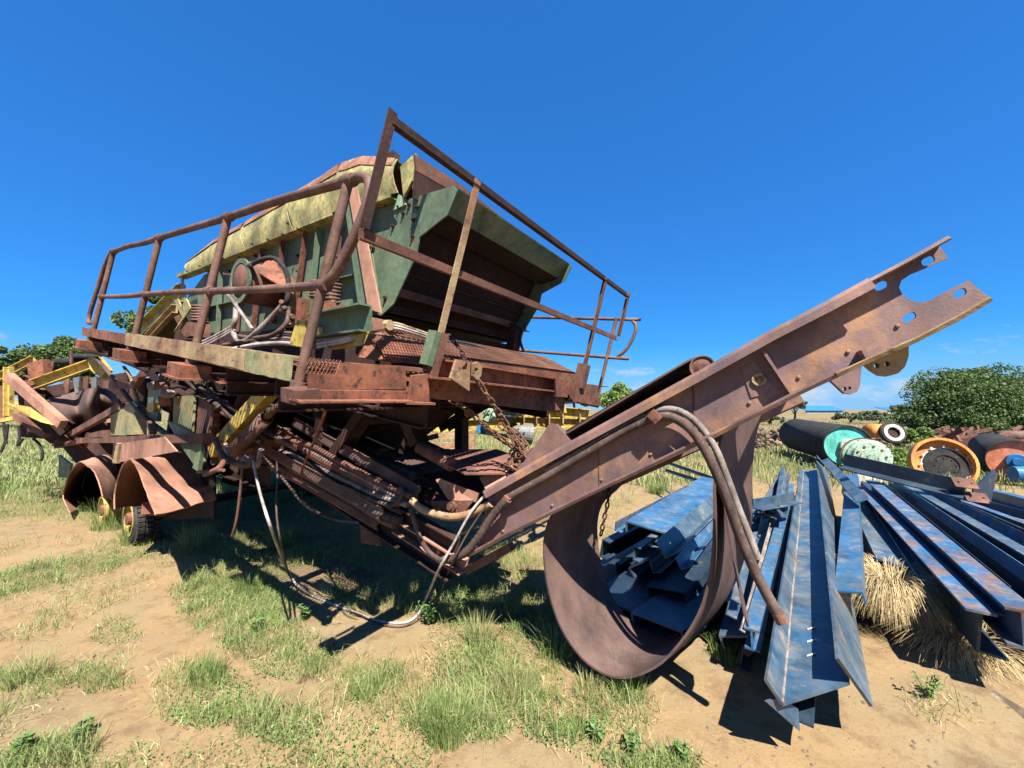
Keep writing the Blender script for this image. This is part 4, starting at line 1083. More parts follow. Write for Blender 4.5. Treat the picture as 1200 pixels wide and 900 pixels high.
# lugs under the tip
def lug(px, k, holes_, mt_, nm='boom_lug'):
    b = MB(); plate_holes(b, [K(x, y, k) for x, y in px], [[K(cx + r * math.cos(t * .7), cy + r * math.sin(t * .7), k) for t in range(9)] for cx, cy, r in holes_], .05, BN)
    return b.build(nm, mt_, MC)
lug([(1007, 422), (1062, 406), (1062, 418), (1058, 430), (1050, 438), (1040, 441), (1030, 440), (1020, 434)], .03, [(1025, 429, 3.4), (1037, 427, 3.2)], TAN)
lug([(972, 446), (1008, 430), (1006, 452), (1003, 459), (996, 462), (988, 461)], .36, [(988, 456, 2.6), (994, 455, 2.0)], BOOM)
# far side of the boom
def far_(p, k): return K(*p, k)
N6 = BN
def off(px, py, k, dz=0.0): return K(px, py) + BN * k + Vector((0, 0, dz))
b_ = MB(); b_.beam(off(600, 600, .78, -.04), off(960, 412, .78, -.10), profC(.28, -.07, .01), Vector((0, 0, 1)));
b_.build('far_stringer', BOOM, MC)
for x, y in ((620, 588), (700, 548), (790, 498), (870, 460), (950, 420)):
    MB().beam(off(x, y, .01), off(x, y, .78, -.05), profC(.09, .05, .008)).build('boom_cross_member', BOOM, MC)
# belt stretched over the boom and round the head pulley
ub = [(640, 522), (665, 507), (700, 486), (740, 462), (780, 438), (808, 422), (820, 419), (831, 422), (836, 430), (833, 437), (822, 441), (800, 449), (760, 470), (700, 505), (650, 532)]
UB = spline([K(x, y, .08) for x, y in ub], 3)
MB().sheet([[p + BN * (.62 * j / 4) for j in range(5)] for p in UB], .010).build('boom_belt', RUBBER, MC)
MB().lathe(K(823, 430, .04), BN, [(0, 0), (0, .02), (.008, .045), (.008, .052), (.0, .056), (0, .062), (.72, .062), (.72, 0)], 24, False).build('head_pulley', RUST, MC)
MB().plate([K(650, 512, .66), K(740, 460, .66), K(812, 420, .66), K(826, 428, .66), K(800, 452, .66), K(740, 490, .66), K(650, 545, .66)], .012).build('belt_guard', RUSTD, MC)
# hanging belt loop
loop = [(690, 560, .12), (668, 585, .10), (645, 606, .05), (637, 640, .03), (642, 690, .03), (658, 738, .03), (688, 776, .03), (728, 794, .03), (768, 783, .03), (798, 752, .03), (822, 710, .03), (834, 660, .03), (837, 610, .03), (837, 568, .04), (842, 525, .06), (850, 490, .08), (854, 462, .10)]
NL = spline([K(x, y, k) for x, y, k in loop], 5)
WV0, WV1 = Vector((.42, .42, 0)), Vector((.08, .08, 0))
wv = []
rows = []
for i, p in enumerate(NL):
    t = i / (len(NL) - 1)
    dz = -.03 * math.sin(t * math.pi)
    WV = WV0 + WV1 * min(1, max(0, (t - .5) * 4)); rows.append([p + WV * (j / 8) + Vector((0, 0, dz * j / 8 + .006 * math.sin(i * .35 + j))) for j in range(9)])
LB = MB().sheet(rows, .012).build('hanging_belt_loop', RUBBER, MC)
# narrow torn flap beside it
fl = spline([K(x, y, .02) for x, y in ((846, 560), (850, 600), (858, 650), (868, 700), (876, 735))], 5)
MB().sheet([[p, p + Vector((.035, .05, 0)), p + Vector((.06, .12, .0))] for p in fl], .008).build('torn_belt_flap', RUBBER, MC)
# bracket triangles
MB().plate([K(604, 556, .03), K(645, 496, .03), K(652, 497, .03), K(672, 520, .03), K(655, 535, .03)], .014).build('boom_bracket', BOOM, MC)
MB().plate([K(652, 497, .03), K(675, 518, .28), K(668, 524, .03)], .014).build('bracket_side', BOOM, MC)
# hinge zone
MB().plate([K(511, 562, .10), K(516, 561, .10), K(561, 578, .04), K(558, 588, .04), K(526, 586, .04)], .014).build('hinge_gusset', FEND, MC)
MB().plate([K(562, 560, .20), K(597, 550, .20), K(590, 570, .10), K(574, 582, .06)], .014).build('hinge_gusset', FEND, MC)
MB().plate([K(505, 587, .04), K(556, 586, .04), K(545, 600, .04), K(512, 604, .04)], .02).build('hinge_plate', RUST, MC)
MB().lathe(K(531, 593, .03), -BN, [(0, 0), (0, .035), (.03, .035), (.03, .02), (.05, .02), (.05, 0)], 16).build('hinge_pin', RUST, MC)
MB().beam(K(470, 614, .06), K(548, 662, .03), profC(.10, .08, .01)).build('hinge_channel', FEND, MC)
MB().plate([K(518, 615, .01), K(526, 645, .01), K(512, 650, .01)], .012).build('hinge_web', FEND, MC)
MB().beam(K(548, 668, .05), K(600, 640, .05), profB(.06, .05)).build('hinge_foot', RUST, MC)
MB().plate([K(480, 560, .35), K(560, 545, .6), K(585, 560, .4), K(545, 590, .1), K(500, 590, .1)], .02).build('hinge_deck', RUSTD, MC)
MB().sheet([[on(488, 527, b=1.25).lerp(on(545, 556, b=1.05), j / 3) + (on(560, 527, b=1.6) - on(488, 527, b=1.25)) * (i / 6) for j in range(4)] for i in range(9)], .01).build('conveyor_cover', RUST, MC)
MB().tube([on(492, 524, b=1.2), on(530, 545, b=1.15)], .05, 14).build('return_roller', RUST, MC)
# hoses on the boom
BK = -.06
bh = [(548, 640), (575, 600), (594, 584), (650, 553), (720, 511), (752, 495), (772, 488), (790, 490), (812, 506), (832, 538), (850, 580), (868, 630), (890, 680), (914, 724)]
kk = [.0, -.05, -.06, -.06, -.06, -.06, -.07, -.09, -.10, -.10, -.10, -.09, -.09, -.09]
hose('boom_hose', [K(x, y, k) for (x, y), k in zip(bh[2:], kk[2:])], .023, HOSE, n=14)
bh2 = [(640, 552), (700, 517), (748, 490), (775, 480), (797, 482), (818, 497), (838, 525), (852, 560), (866, 598), (878, 628), (888, 655)]
hose('boom_hose', [K(x, y, -.04 - .03 * (i > 2)) for i, (x, y) in enumerate(bh2)], .017, HOSEG, n=12)
MB().lathe(K(914, 724, -.09), K(918, 734, -.09) - K(905, 708, -.09), [(-.02, 0), (-.02, .026), (.02, .026), (.02, 0)], 14).build('hose_end', RUST, MC)
MB().bar(K(764, 492, -.07), K(772, 484, -.07), .06, .075, BN).build('hose_clamp', RUSTO, MC)
MB().bar(K(592, 583, -.07), K(598, 588, -.07), .05, .075, BN).build('hose_clamp', RUSTO, MC)
hose('corrugated_hose', [K(x, y, -.09) for x, y in ((520, 656), (533, 654), (548, 645), (562, 628), (575, 608), (588, 592), (596, 585))], .026, HOSE, n=14, ribs=.10, sub=8)
hose('corrugated_hose', [K(x, y, -.05) for x, y in ((482, 586), (494, 596), (512, 603), (530, 606), (548, 603), (564, 596), (576, 590))], .026, TAN, n=14, ribs=.08, sub=8)
hose('thin_hose', [K(x, y, -.08) for x, y in ((481, 596), (486, 612), (492, 630), (502, 646), (514, 655), (524, 657))], .017, HOSE, n=10)
# pale cables falling to the ground
cab = lambda P, r, mt_, n_='trailing_cable': hose(n_, P, r * .8, mt_, n=8)
cab([K(590, 562, .02), K(572, 577, -.04), K(552, 600, -.1), K(532, 636, -.12), K(514, 668, -.15), gnd(500, 700, .20), gnd(488, 722, .04), gnd(470, 730, .02), gnd(440, 727, .02), gnd(420, 719, .02), gnd(385, 706, .03), gnd(352, 690, .03), gnd(335, 664, .2), q(318, 620, .2), q(304, 575, .25), q(297, 540, .3)], .011, CABLE)
cab([K(592, 563, .02), K(575, 585, -.06), K(548, 625, -.1), K(530, 660, -.12), gnd(512, 700, .16), gnd(480, 731, .03), gnd(452, 733, .02), gnd(425, 722, .02), gnd(395, 710, .02), gnd(356, 693, .03), gnd(340, 676, .12), q(330, 640, .3), q(324, 600, .3), q(325, 560, .4), q(324, 538, .4)], .008, HOSE)
cab([q(305, 528, .5), q(318, 545, .5), q(335, 565, .5), q(358, 592, .5), q(390, 608, .6), q(420, 612, .7)], .012, HOSE, 'slack_hose')
cab([q(284, 548, .3), q(281, 580, .3), q(277, 610, .3), q(272, 628, .3)], .012, RUST, 'slack_hose')

# ---------------------------------------------------------------- chains
def link_mesh(L_=.062, W_=.040, r=.0065):
    pts = []
    for k in range(16):
        t = k * 2 * math.pi / 16; x = math.cos(t) * (W_ - 2 * r) / 2; z = math.sin(t) * (W_ - 2 * r) / 2 + math.copysign((L_ - W_) / 2, math.sin(t) + 1e-9)
        pts.append(Vector((x, 0, z)))
    b = MB(); n = 6; rings = []
    for i, p in enumerate(pts):
        t = (pts[(i + 1) % 16] - pts[i - 1]).normalized(); u = Vector((0, 1, 0)); w = t.cross(u)
        rings.append([p + (u * math.cos(2 * math.pi * k / n) + w * math.sin(2 * math.pi * k / n)) * r for k in range(n)])
    vs = [v for R in rings for v in R]
    b.add(vs, [[i * n + k, i * n + (k + 1) % n, ((i + 1) % 16) * n + (k + 1) % n, ((i + 1) % 16) * n + k] for i in range(16) for k in range(n)], True)
    return b
LK = {}
def chain(pts, sc=1.0, mt_=SPOTS, jit=0.0):
    P = spline([Vector(p) for p in pts], 30)
    ch = bpy.data.objects.new('chain', None); C.objects.link(ch); ch.parent = MC; ch.empty_display_size = .1
    ch.location = P[0] - Vector(MC['_o']); ch['_o'] = tuple(P[0])
    key = mt_.name
    step_ = .046 * sc; acc = 0; i = 0; k = 0; nxt = 0
    for j in range(len(P) - 1):
        d = P[j + 1] - P[j]; L_ = d.length
        while nxt <= acc + L_:
            Q_ = P[j] + d * ((nxt - acc) / max(L_, 1e-9))
            if key not in LK:
                o = link_mesh().build('link', mt_, None); LK[key] = o; o.parent = ch; o.location = Q_ - P[0]
            else:
                o = LK[key].copy(); C.objects.link(o); o.parent = ch; o.location = Q_ - P[0]
            z = d.normalized(); x = z.orthogonal().normalized(); y = z.cross(x)
            R = Matrix((x, y, z)).transposed()
            if jit: R = R @ Matrix.Rotation(rnd.uniform(-jit, jit), 3, 'X')
            R = R @ Matrix.Rotation(math.pi / 2 * (k % 2) + rnd.uniform(-.25, .25), 3, 'Z')
            o.rotation_euler = R.to_euler(); o.scale = (sc,) * 3
            k += 1; nxt += step_
        acc += L_
    return ch
e0, e1 = on(557, 441, a=.41), K(622, 545, .06)
chain([e0, on(570, 462, a=.44), on(590, 492, a=.46), K(612, 528, .10)], 1.15)
chain([on(527, 395, a=.15), on(535, 404, a=.2), on(543, 416, a=.3), on(546, 428, a=.42)], .9, RUSTD)
ce = [on(530, 470, a=.15), on(548, 480, a=.22), on(566, 497, a=.3), on(586, 512, a=.35), K(606, 526, .12), K(620, 540, .07)]
chain(ce, 1.05)
chain([p + Vector((.02, .06, -.03)) for p in ce[2:]], 1.1, jit=.4)
chain([K(588, 500, .2), K(600, 512, .16), K(610, 530, .12), K(598, 540, .12), K(606, 548, .10), K(618, 536, .1), K(625, 528, .1)], 1.2, jit=.6)
chain([K(604, 505, .22), K(616, 520, .2), K(618, 534, .16), K(606, 540, .14), K(600, 530, .14), K(612, 522, .16)], 1.2, jit=.6)
chain([K(714, 572, .45), K(712, 590, .45), K(708, 608, .45), K(704, 628, .45)], .85, RUSTD)
MB().lathe(on(549, 484, a=.2), Vector((.3, -1, .1)), [(-.01, .012), (-.01, .03), (.01, .03), (.01, .012)], 14).build('shackle', SPOTS, MC)
# ---------------------------------------------------------------- yellow frame standing left of the machine
TY = 6.0
def tq(px, py, y=TY): return dep(px, py, y)
TC = root('derelict_conveyor', 'bent conveyor frame of yellow and rusty beams with crumpled sheet at the far left', 'conveyor', (-6.3, 6.2, 0))
def tb(p, qd, w, h, mt_, name='frame_beam', y0=TY, y1=TY):
    return MB().beam(tq(*p, y0), tq(*qd, y1), profC(h, w, .012), UP).build(name, mt_, TC)
tb((13, 430), (13, 487), .06, .10, YELLOW, 'frame_post')
MB().beam(tq(10, 441, 5.8), tq(74, 497, 5.6), profB(.09, .12), UP).build('frame_brace', FEND, TC)
MB().plate([tq(11, 473, 5.75), tq(35, 477, 5.7), tq(71, 500, 5.6), tq(50, 495, 5.6), tq(12, 478, 5.75)], .06).build('yellow_brace', YELLOW, TC)
MB().plate([tq(17, 484), tq(24, 486), (tq(58, 508)), tq(53, 513), tq(20, 492)], .08).build('lower_brace', RUST, TC)
MB().beam(tq(42, 451, 5.9), tq(112, 426, 6.1), profC(.15, .09, .012), UP).build('top_beam', YELLOW, TC)
MB().plate([tq(106, 421), tq(116, 418), tq(129, 434), (tq(122, 443)), tq(110, 434)], .10).build('bent_end', YELLOW, TC)
MB().plate([tq(37, 427), tq(55, 421), tq(57, 446), tq(40, 453)], .12).build('box_post', RUSTO, TC)
MB().beam(tq(-12, 449, 6.4), tq(42, 421, 6.6), profC(.12, .08, .012), UP).build('rear_beam', YELLOW, TC)
MB().plate([tq(-10, 492, 6.2), tq(18, 488, 6.2), tq(19, 492, 6.2), tq(-10, 497, 6.2)], .08).build('foot_beam', YELLOW, TC)
MB().plate([tq(2, 452, 6.3), tq(8, 452, 6.3), tq(8, 490, 6.3), tq(2, 490, 6.3)], .06).build('rear_post', RUST, TC)
r0 = [(57, 466), (75, 463), (92, 458), (108, 455), (122, 455), (135, 462)]
r1 = [(66, 484), (80, 483), (94, 480), (104, 470), (118, 466), (139, 472)]
r2 = [(84, 496), (90, 497), (99, 496), (110, 489), (122, 482), (138, 478)]
dp = [0, .18, .30, -.12, .28, 0]
rows = []
for rr_, e_ in ((r0, .0), (r1, .22), (r2, .05)):
    rows.append([tq(x, y, 6.1 - e_ + dp[i]) for i, (x, y) in enumerate(rr_)])
g = [spline([rows[k][i] for i in range(6)], 4) for k in range(3)]
gg = [spline([g[0][i], g[1][i], g[2][i]], 5) for i in range(len(g[0]))]
MB().sheet(gg, .012).build('crumpled_sheet', RUBBER, TC)
MB().plate([tq(20, 440, 6.2), tq(60, 480, 6.2), tq(84, 500, 6.2), tq(60, 520, 6.2), tq(24, 492, 6.2)], .02).build('side_sheet', RUSTD, TC)
MB().plate([tq(24, 492, 6.25), tq(60, 500, 6.25), (tq(62, 515, 6.25)), tq(26, 512, 6.25)], .02).build('lower_sheet', RUSTD, TC)
MB().plate([tq(44, 455, 6.5), tq(150, 436, 6.5), tq(150, 470, 6.5), tq(60, 478, 6.5)], .03).build('hopper_wall', RUSTD, TC)
for i, x in enumerate((78, 90, 100, 110)):
    MB().plate([tq(x - 4, 443, 6.35), tq(x + 4, 441, 6.35), tq(x + 3, 460, 6.35), tq(x - 1, 462, 6.35)], .02).build('hopper_rib', GREY if i % 2 else RUST, TC)
MB().bar(tq(83.5, 411, 6.1), tq(83.5, 432, 6.1), .025, .025).build('thin_stake', PIPE, TC)
MB().tube([tq(62, 424, 6.2), tq(60, 440, 6.2)], .012, 6).build('thin_stake', PIPE, TC)
for x, y, r in ((84, 424, .06), (100, 418, .05)):
    MB().lathe(tq(x, y, 6.6), Vector((1, .3, 0)), [(-.2, 0), (-.2, r), (.2, r), (.2, 0)], 18, True).build('roller', BLACK, TC)
for P_ in ([(9, 497), (7, 515), (1, 530)], [(22, 499), (23, 512), (21, 522), (27, 514)], [(39, 514), (46, 521), (50, 532), (48, 540)], [(4, 495), (6, 512), (8, 520)]):
    MB().tube([tq(x, y, 6.0) for x, y in P_], .018, 7, sub=4).build('dangling_hose', BLACK, TC)
for px, y in ((14, 6.0), (60, 6.3)):
    P_ = tq(px, 505, y); MB().bar(P_, Vector((P_.x, P_.y, -.05)), .09).build('support_leg', RUSTD, TC)

MB().plate([tq(30, 456, 6.6), tq(170, 440, 6.6), tq(172, 545, 6.3), tq(92, 545, 6.3), tq(58, 505, 6.5)], .03).build('rear_panel', RUSTD, TC)
rt = random.Random(21)
for i in range(22):
    x, y = rt.uniform(24, 165), rt.uniform(440, 528)
    if y > 470 + (x - 20) * .6 and x < 75: y -= 30
    a = rt.choice([.5, -.45, 0.05, 1.4]) + rt.uniform(-.15, .15); l_ = rt.uniform(12, 34); d = rt.uniform(6.25, 6.6)
    MB().beam(tq(x - l_ * math.cos(a) / 2, y - l_ * math.sin(a) / 2, d), tq(x + l_ * math.cos(a) / 2, y + l_ * math.sin(a) / 2, d + rt.uniform(-.2, .2)), [profB(.05, .09), profL(.07, .07), profC(.11, .05, .01)][i % 3]).build('scrap_member', [RUST, RUSTD, RUSTO, RUSTD, TAN, RUST][i % 6], TC)
# ---------------------------------------------------------------- yellow feeder standing behind the machine
FC = root('yellow_feeder', 'yellow feeder frame with grey electric motor seen beneath the front platform of the big machine', 'feeder', (.2, 6.7, 0))
fq = lambda x, y, d=6.5: dep(x, y, d)
MB().beam(fq(524, 471), fq(690, 487), profC(.21, .10, .014)).build('side_beam', YELLOW, FC)
MB().beam(fq(590, 493, 6.45), fq(705, 497, 6.45), profC(.17, .08, .014)).build('lower_beam', YELLOW, FC)
MB().beam(fq(500, 500, 8.2), fq(720, 492, 8.2), profC(.24, .1, .014)).build('rear_beam', YELLOW, FC)
for x in (612, 627, 642, 658, 678):
    MB().plate([fq(x, 485, 6.4), fq(x + 2, 485, 6.2), fq(x + 2, 499, 6.2), fq(x, 499, 6.4)], .02).build('rib', TAN, FC)
MB().plate([fq(643, 466, 6.4), fq(662, 468, 6.4), fq(664, 484, 6.4), fq(640, 482, 6.4)], .04).build('patch_plate', YELLOW, FC)
P_ = fq(592, 478, 6.1)
MO = bpy.data.objects.new('motor', None); C.objects.link(MO); MO.parent = FC; MO.location = P_ - Vector(FC['_o']); MO['_o'] = tuple(P_)
axm = Vector((.95, .25, -.05))
MB().lathe(P_, axm, [(-.2, 0), (-.2, .13), (-.16, .165), (.16, .165), (.20, .14), (.27, .12), (.27, 0)], 24).build('motor_body', GREY, MO)
for k in range(12):
    t = k * math.pi / 6; u = axm.orthogonal().normalized(); w_ = axm.normalized().cross(u); d = u * math.cos(t) + w_ * math.sin(t)
    MB().beam(P_ - axm * .15 + d * .17, P_ + axm * .15 + d * .17, profB(.008, .03), d).build('fin', GREY, MO)
for dx in (-.0, .22):
    MB().lathe(P_ + axm * dx + Vector((.02, 0, .05)), axm + Vector((0, .5, 0)), [(-.015, .15), (-.015, .18), (.015, .18), (.015, .15), (-.015, .15)], 24).build('ring', TAN, MO)
MB().lathe(fq(573, 487, 6.0), Vector((-.4, -1, 0)), [(-.1, .11), (0, .11), (.05, .09), (.05, .03), (.02, .0)], 20).build('gear_cover', MINT, FC)
MB().lathe(fq(612, 508, 6.2), Vector((1, .1, -.1)), [(-.22, 0), (-.22, .10), (.12, .17), (.16, .17), (.16, 0)], 24).build('cone_drum', GREY, FC)
MB().bar(fq(559, 502, 6.2), fq(570, 505, 6.2), .14, .12).build('switch_box', ROOFB, FC)
MB().bar(fq(560, 506, 6.3), fq(600, 512, 6.3), .04, .06).build('cross_tie', WHITE, FC)
for x, y in ((593, 6.3), (607, 6.3), (545, 7.8), (690, 6.6), (700, 8.2), (520, 8.1)):
    A_ = fq(x, 492, y); MB().bar(A_, Vector((A_.x, A_.y, -.05)), .09).build('leg', RUSTD if x < 600 else RUST, FC)
for x in (470, 485):
    MB().lathe(fq(x + 10, 484, 7.6), Vector((1, .2, 0)), [(-.1, 0), (-.1, .16), (.12, .16), (.12, 0)], 18).build('roller', RUST, FC)
for i, (x0, y0, x1, y1, d) in enumerate(((455, 500, 560, 494, 9.0), (470, 512, 552, 510, 9.6), (440, 520, 535, 522, 9.0))):
    b_ = MB().beam(dep(x0, y0, d), dep(x1, y1, d + .4), profB(.24, .14))
    b_.beam(dep(x0 + 8, y0, d + .05) - UP * .07, Vector((dep(x0 + 8, y0, d + .05).x, d + .05, 0)), profB(.2, .2), Vector((0, 1, 0)))
    b_.beam(dep(x1 - 8, y1, d + .35) - UP * .07, Vector((dep(x1 - 8, y1, d + .35).x, d + .35, 0)), profB(.2, .2), Vector((0, 1, 0)))
    solo(b_, 'timber_trestle', TAN, ['upper of the tan timber trestles seen through the gap under the machine', 'middle tan timber trestle seen through the gap under the machine', 'lowest tan timber trestle, nearest the shaded conveyor'][i], 'trestle', 'timber trestles behind the machine')

# ---------------------------------------------------------------- blue steel pile
def roll(p0, p1, deg):
    d = (p1 - p0).normalized(); return Matrix.Rotation(math.radians(deg), 3, d) @ UP
GP = 'blue steel sections in the scrap pile'
def member(near, far, prof, deg, mt_, name, label, cat='steel beam', ext=0.0):
    p0, p1 = gnd(*near), gnd(*far)
    p1 = p1 + (p1 - p0).normalized() * ext
    b = MB(); d = (p1 - p0); n = 6; u = roll(p0, p1, deg); k = rnd.uniform(-.012, .012)
    for i in range(1):
        b.beam(p0, p1, prof, u)
    return solo(b, name, mt_, label, cat, GP)
# big wide-flange beam in the foreground
def sec(pts): return [dep(x, y, d) for x, y, d in pts]
NE = sec([(897, 797, 1.80), (917, 826, 1.78), (996, 801, 1.86), (981, 772, 1.80), (1021, 828, 1.90)])
FE = sec([(938, 548, 6.9), (942, 552, 6.9), (964, 550, 6.9), (957, 540, 6.7), (969, 553, 7.05)])
HB = root('steel_beam', 'wide dusty blue flange beam with a white weld ridge, nearest the camera in the pile', 'steel beam', (1.3, 1.9, 0), GP)
def strip(a, c_, name, mt_, t=.014, rows_=24):
    R = []
    for i in range(rows_ + 1):
        f = i / rows_
        A_, B_ = NE[a].lerp(FE[a], f), NE[c_].lerp(FE[c_], f)
        R.append([A_.lerp(B_, j / 4) for j in range(5)])
    return MB().sheet(R, t, False).build(name, mt_, HB)
strip(0, 1, 'left_flange', BLUED); strip(1, 2, 'web', BLUED); strip(3, 4, 'right_flange', BLUED)
rp = [NE[1].lerp(FE[1], i / 40) + UP * .012 + Vector((rnd.uniform(-.002, .002), 0, rnd.uniform(-.002, .002))) for i in range(41)]
MB().tube(rp, .007, 6).build('weld_ridge', HOSEG, HB)
mid_ = [dep(x, y, d) for x, y, d in ((897, 822, 1.80), (913, 816, 1.82), (934, 830, 1.86), (936, 856, 1.84), (922, 846, 1.82))]
MB().plate(mid_[:3] + [mid_[3]], .012).build('bent_flange_end', BLUED, HB)
MB().beam(gnd(925, 842, .16), gnd(945, 700, .18), profL(.09, .09, .01)).build('under_angle', BLUEK, HB)
member((994, 693, .46), (998, 556, .60), profC(.14, .07, .01), 78, BLUE, 'steel_channel', 'bright clean blue channel standing out right of the big beam, two bolt holes in it')
member((1052, 662, .42), (1000, 572, .48), profC(.24, .09, .012), 100, BLUED, 'steel_channel', 'wide dusty blue channel with scribbled marks, behind the straw clump')
member((1146, 738, .36), (1008, 574, .46), profC(.25, .12, .014), 6, BLUEK, 'steel_channel', 'dark blue channel whose top edge has rusted orange')
member((1150, 718, .50), (1009, 571, .60), profB(.115, .014), 2, BLUER, 'steel_flat', 'rust orange flat bar lying along the top of the dark channel', 'flat bar')
member((1200, 738, .47), (1022, 572, .60), profI(.20, .12, .014, .012), 0, BLUER, 'steel_beam', 'blue flange beam with patchy rust, third from the straw clump')
member((1205, 752, .28), (1015, 578, .30), profL(.14, .14, .012), 20, BLUEK, 'steel_angle', 'dark angle lying low under the patchy blue flange beam', 'steel angle')
member((1240, 715, .44), (1040, 571, .55), profC(.16, .07, .01), 15, BLUEK, 'steel_channel', 'dark blue channel with a thin bright rim, right of the patchy beam')
member((1262, 695, .48), (1056, 571, .58), profI(.16, .09, .012, .01), 0, BLUED, 'steel_beam', 'dusty flange beam with pale upper face near the right edge')
member((1290, 680, .40), (1068, 573, .50), profL(.12, .16, .012), -20, BLUEK, 'steel_angle', 'black angle between two pale flange beams at right', 'steel angle')
member((1320, 668, .50), (1080, 576, .55), profI(.15, .10, .012, .01), 8, BLUER, 'steel_beam', 'rust speckled beam farthest right on the pile')
member((1100, 690, .22), (1010, 585, .25), profC(.18, .08, .012), -15, BLUEK, 'steel_channel', 'dark channel buried low in the pile behind the straw')
member((1180, 768, .12), (1020, 590, .12), profC(.20, .08, .012), 0, BLUEK, 'steel_channel', 'lowest dark channel touching the sand under the rusted one')
# across the top
member((988, 546, .86), (1130, 580, .66), profL(.17, .17, .014), 10, BLUEK, 'steel_angle', 'long black angle lying across the top of the pile', 'steel angle')
member((1004, 590, .60), (962, 541, .72), profL(.12, .12, .012), -30, BLUED, 'steel_angle', 'grey blue angle end poking out under the long black angle', 'steel angle')
member((1118, 592, .50), (1225, 628, .46), profC(.15, .08, .012), 0, BLUEK, 'steel_channel', 'near black channel at the right with bolted end plates')
member((1112, 602, .42), (1215, 645, .36), profC(.14, .08, .012), 8, BLUEK, 'steel_channel', 'lower black channel beneath the one with bolted end plates')
member((1150, 577, .42), (1230, 598, .40), profI(.16, .12, .012, .01), 0, BLUE, 'steel_beam', 'clean deep blue beam by the right edge, beyond the gusset plate')
b_ = MB().plate([dep(1140, 572, 4.4), dep(1164, 550, 4.4), dep(1167, 554, 4.4), dep(1160, 592, 4.4), dep(1138, 592, 4.4)], .016)
solo(b_, 'gusset_plate', BLUEK, 'upright black gusset plate with clipped corners on the right of the pile', 'steel plate')
for i, (x, y, lb) in enumerate(((1130, 566, 'rusty bolted plate left of the black gusset'), (1144, 583, 'orange rusty bolted plate below the black gusset'), (1138, 597, 'grey bolted plate lowest below the gusset'))):
    b_ = MB(); c0 = dep(x, y, 4.25); X_ = Vector((.97, -.15, -.1)).normalized(); Y_ = X_.cross(Vector((.2, -.8, .5)).normalized())
    o_ = [c0 + X_ * .11 * a + Y_ * .06 * d for a, d in ((-1, -1), (1, -1), (1, 1), (-1, 1))]
    plate_holes(b_, o_, [[c0 + X_ * (hx + .012 * math.cos(t)) + Y_ * (.012 * math.sin(t)) for t in (0, 1, 2, 3, 4, 5)] for hx in (-.06, .06)], .014, UP)
    solo(b_, 'splice_plate', [RUST, RUST, GREY][i], lb, 'steel plate', 'bolted splice plates on the black channels')
# left part of the pile
member((881, 750, .30), (927, 572, .50), profI(.12, .075, .012, .01), 0, BLUE, 'steel_beam', 'narrow bright blue beam just left of the wide foreground beam')
member((862, 745, .20), (893, 590, .42), profC(.20, .08, .012), 72, BLUED, 'steel_channel', 'wide dusty grey channel just right of the hanging belt')
member((866, 738, .34), (908, 590, .50), profL(.03, .05, .006), 20, HOSEG, 'steel_angle', 'thin pale angle between the dusty channel and bright beam', 'steel angle')
member((868, 770, .10), (905, 600, .2), profC(.14, .06, .01), 10, BLUEK, 'steel_channel', 'dark channel low down beside the hanging belt')
member((882, 596, .66), (930, 588, .66), profL(.09, .09, .01), 0, BLUED, 'steel_angle', 'short blue angle laid crosswise over wire tangle', 'steel angle')
member((890, 592, .62), (912, 556, .62), profL(.14, .10, .012), 30, BLUED, 'steel_angle', 'slanting blue angle behind the wire tangle', 'steel angle')
member((912, 600, .62), (918, 552, .70), profC(.12, .05, .012), -30, BLUED, 'steel_channel', 'steep blue channel end right of the wire tangle')
member((762, 619, .52), (842, 562, .52), profC(.46, .10, .014), 96, BLUE, 'steel_channel', 'broad bright blue channel with sunlit top, inside the belt loop')
member((780, 655, .46), (850, 588, .50), profL(.12, .14, .012), -35, BLUED, 'steel_angle', 'pale blue angle leaning beside the broad sunlit channel', 'steel angle')
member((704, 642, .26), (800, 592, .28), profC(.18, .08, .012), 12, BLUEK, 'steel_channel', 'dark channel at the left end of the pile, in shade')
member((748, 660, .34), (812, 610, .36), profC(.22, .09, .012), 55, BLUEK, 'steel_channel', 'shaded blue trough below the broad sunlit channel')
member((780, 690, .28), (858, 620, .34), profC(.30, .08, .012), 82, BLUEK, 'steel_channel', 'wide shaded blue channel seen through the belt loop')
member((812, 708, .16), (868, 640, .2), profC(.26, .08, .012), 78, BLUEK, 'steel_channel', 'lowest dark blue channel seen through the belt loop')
member((826, 690, .34), (862, 630, .38), profL(.16, .05, .01), 20, BLUER, 'steel_angle', 'blue angle with white chipped patches by the belt', 'steel angle')
member((782, 543, .50), (846, 566, .50), profL(.05, .05, .008), 0, BLUEK, 'steel_angle', 'upper of two thin rods poking left from the pile', 'steel angle')
member((780, 552, .46), (846, 574, .46), profL(.05, .05, .008), 0, BLUEK, 'steel_angle', 'lower of two thin rods poking left from the pile', 'steel angle')

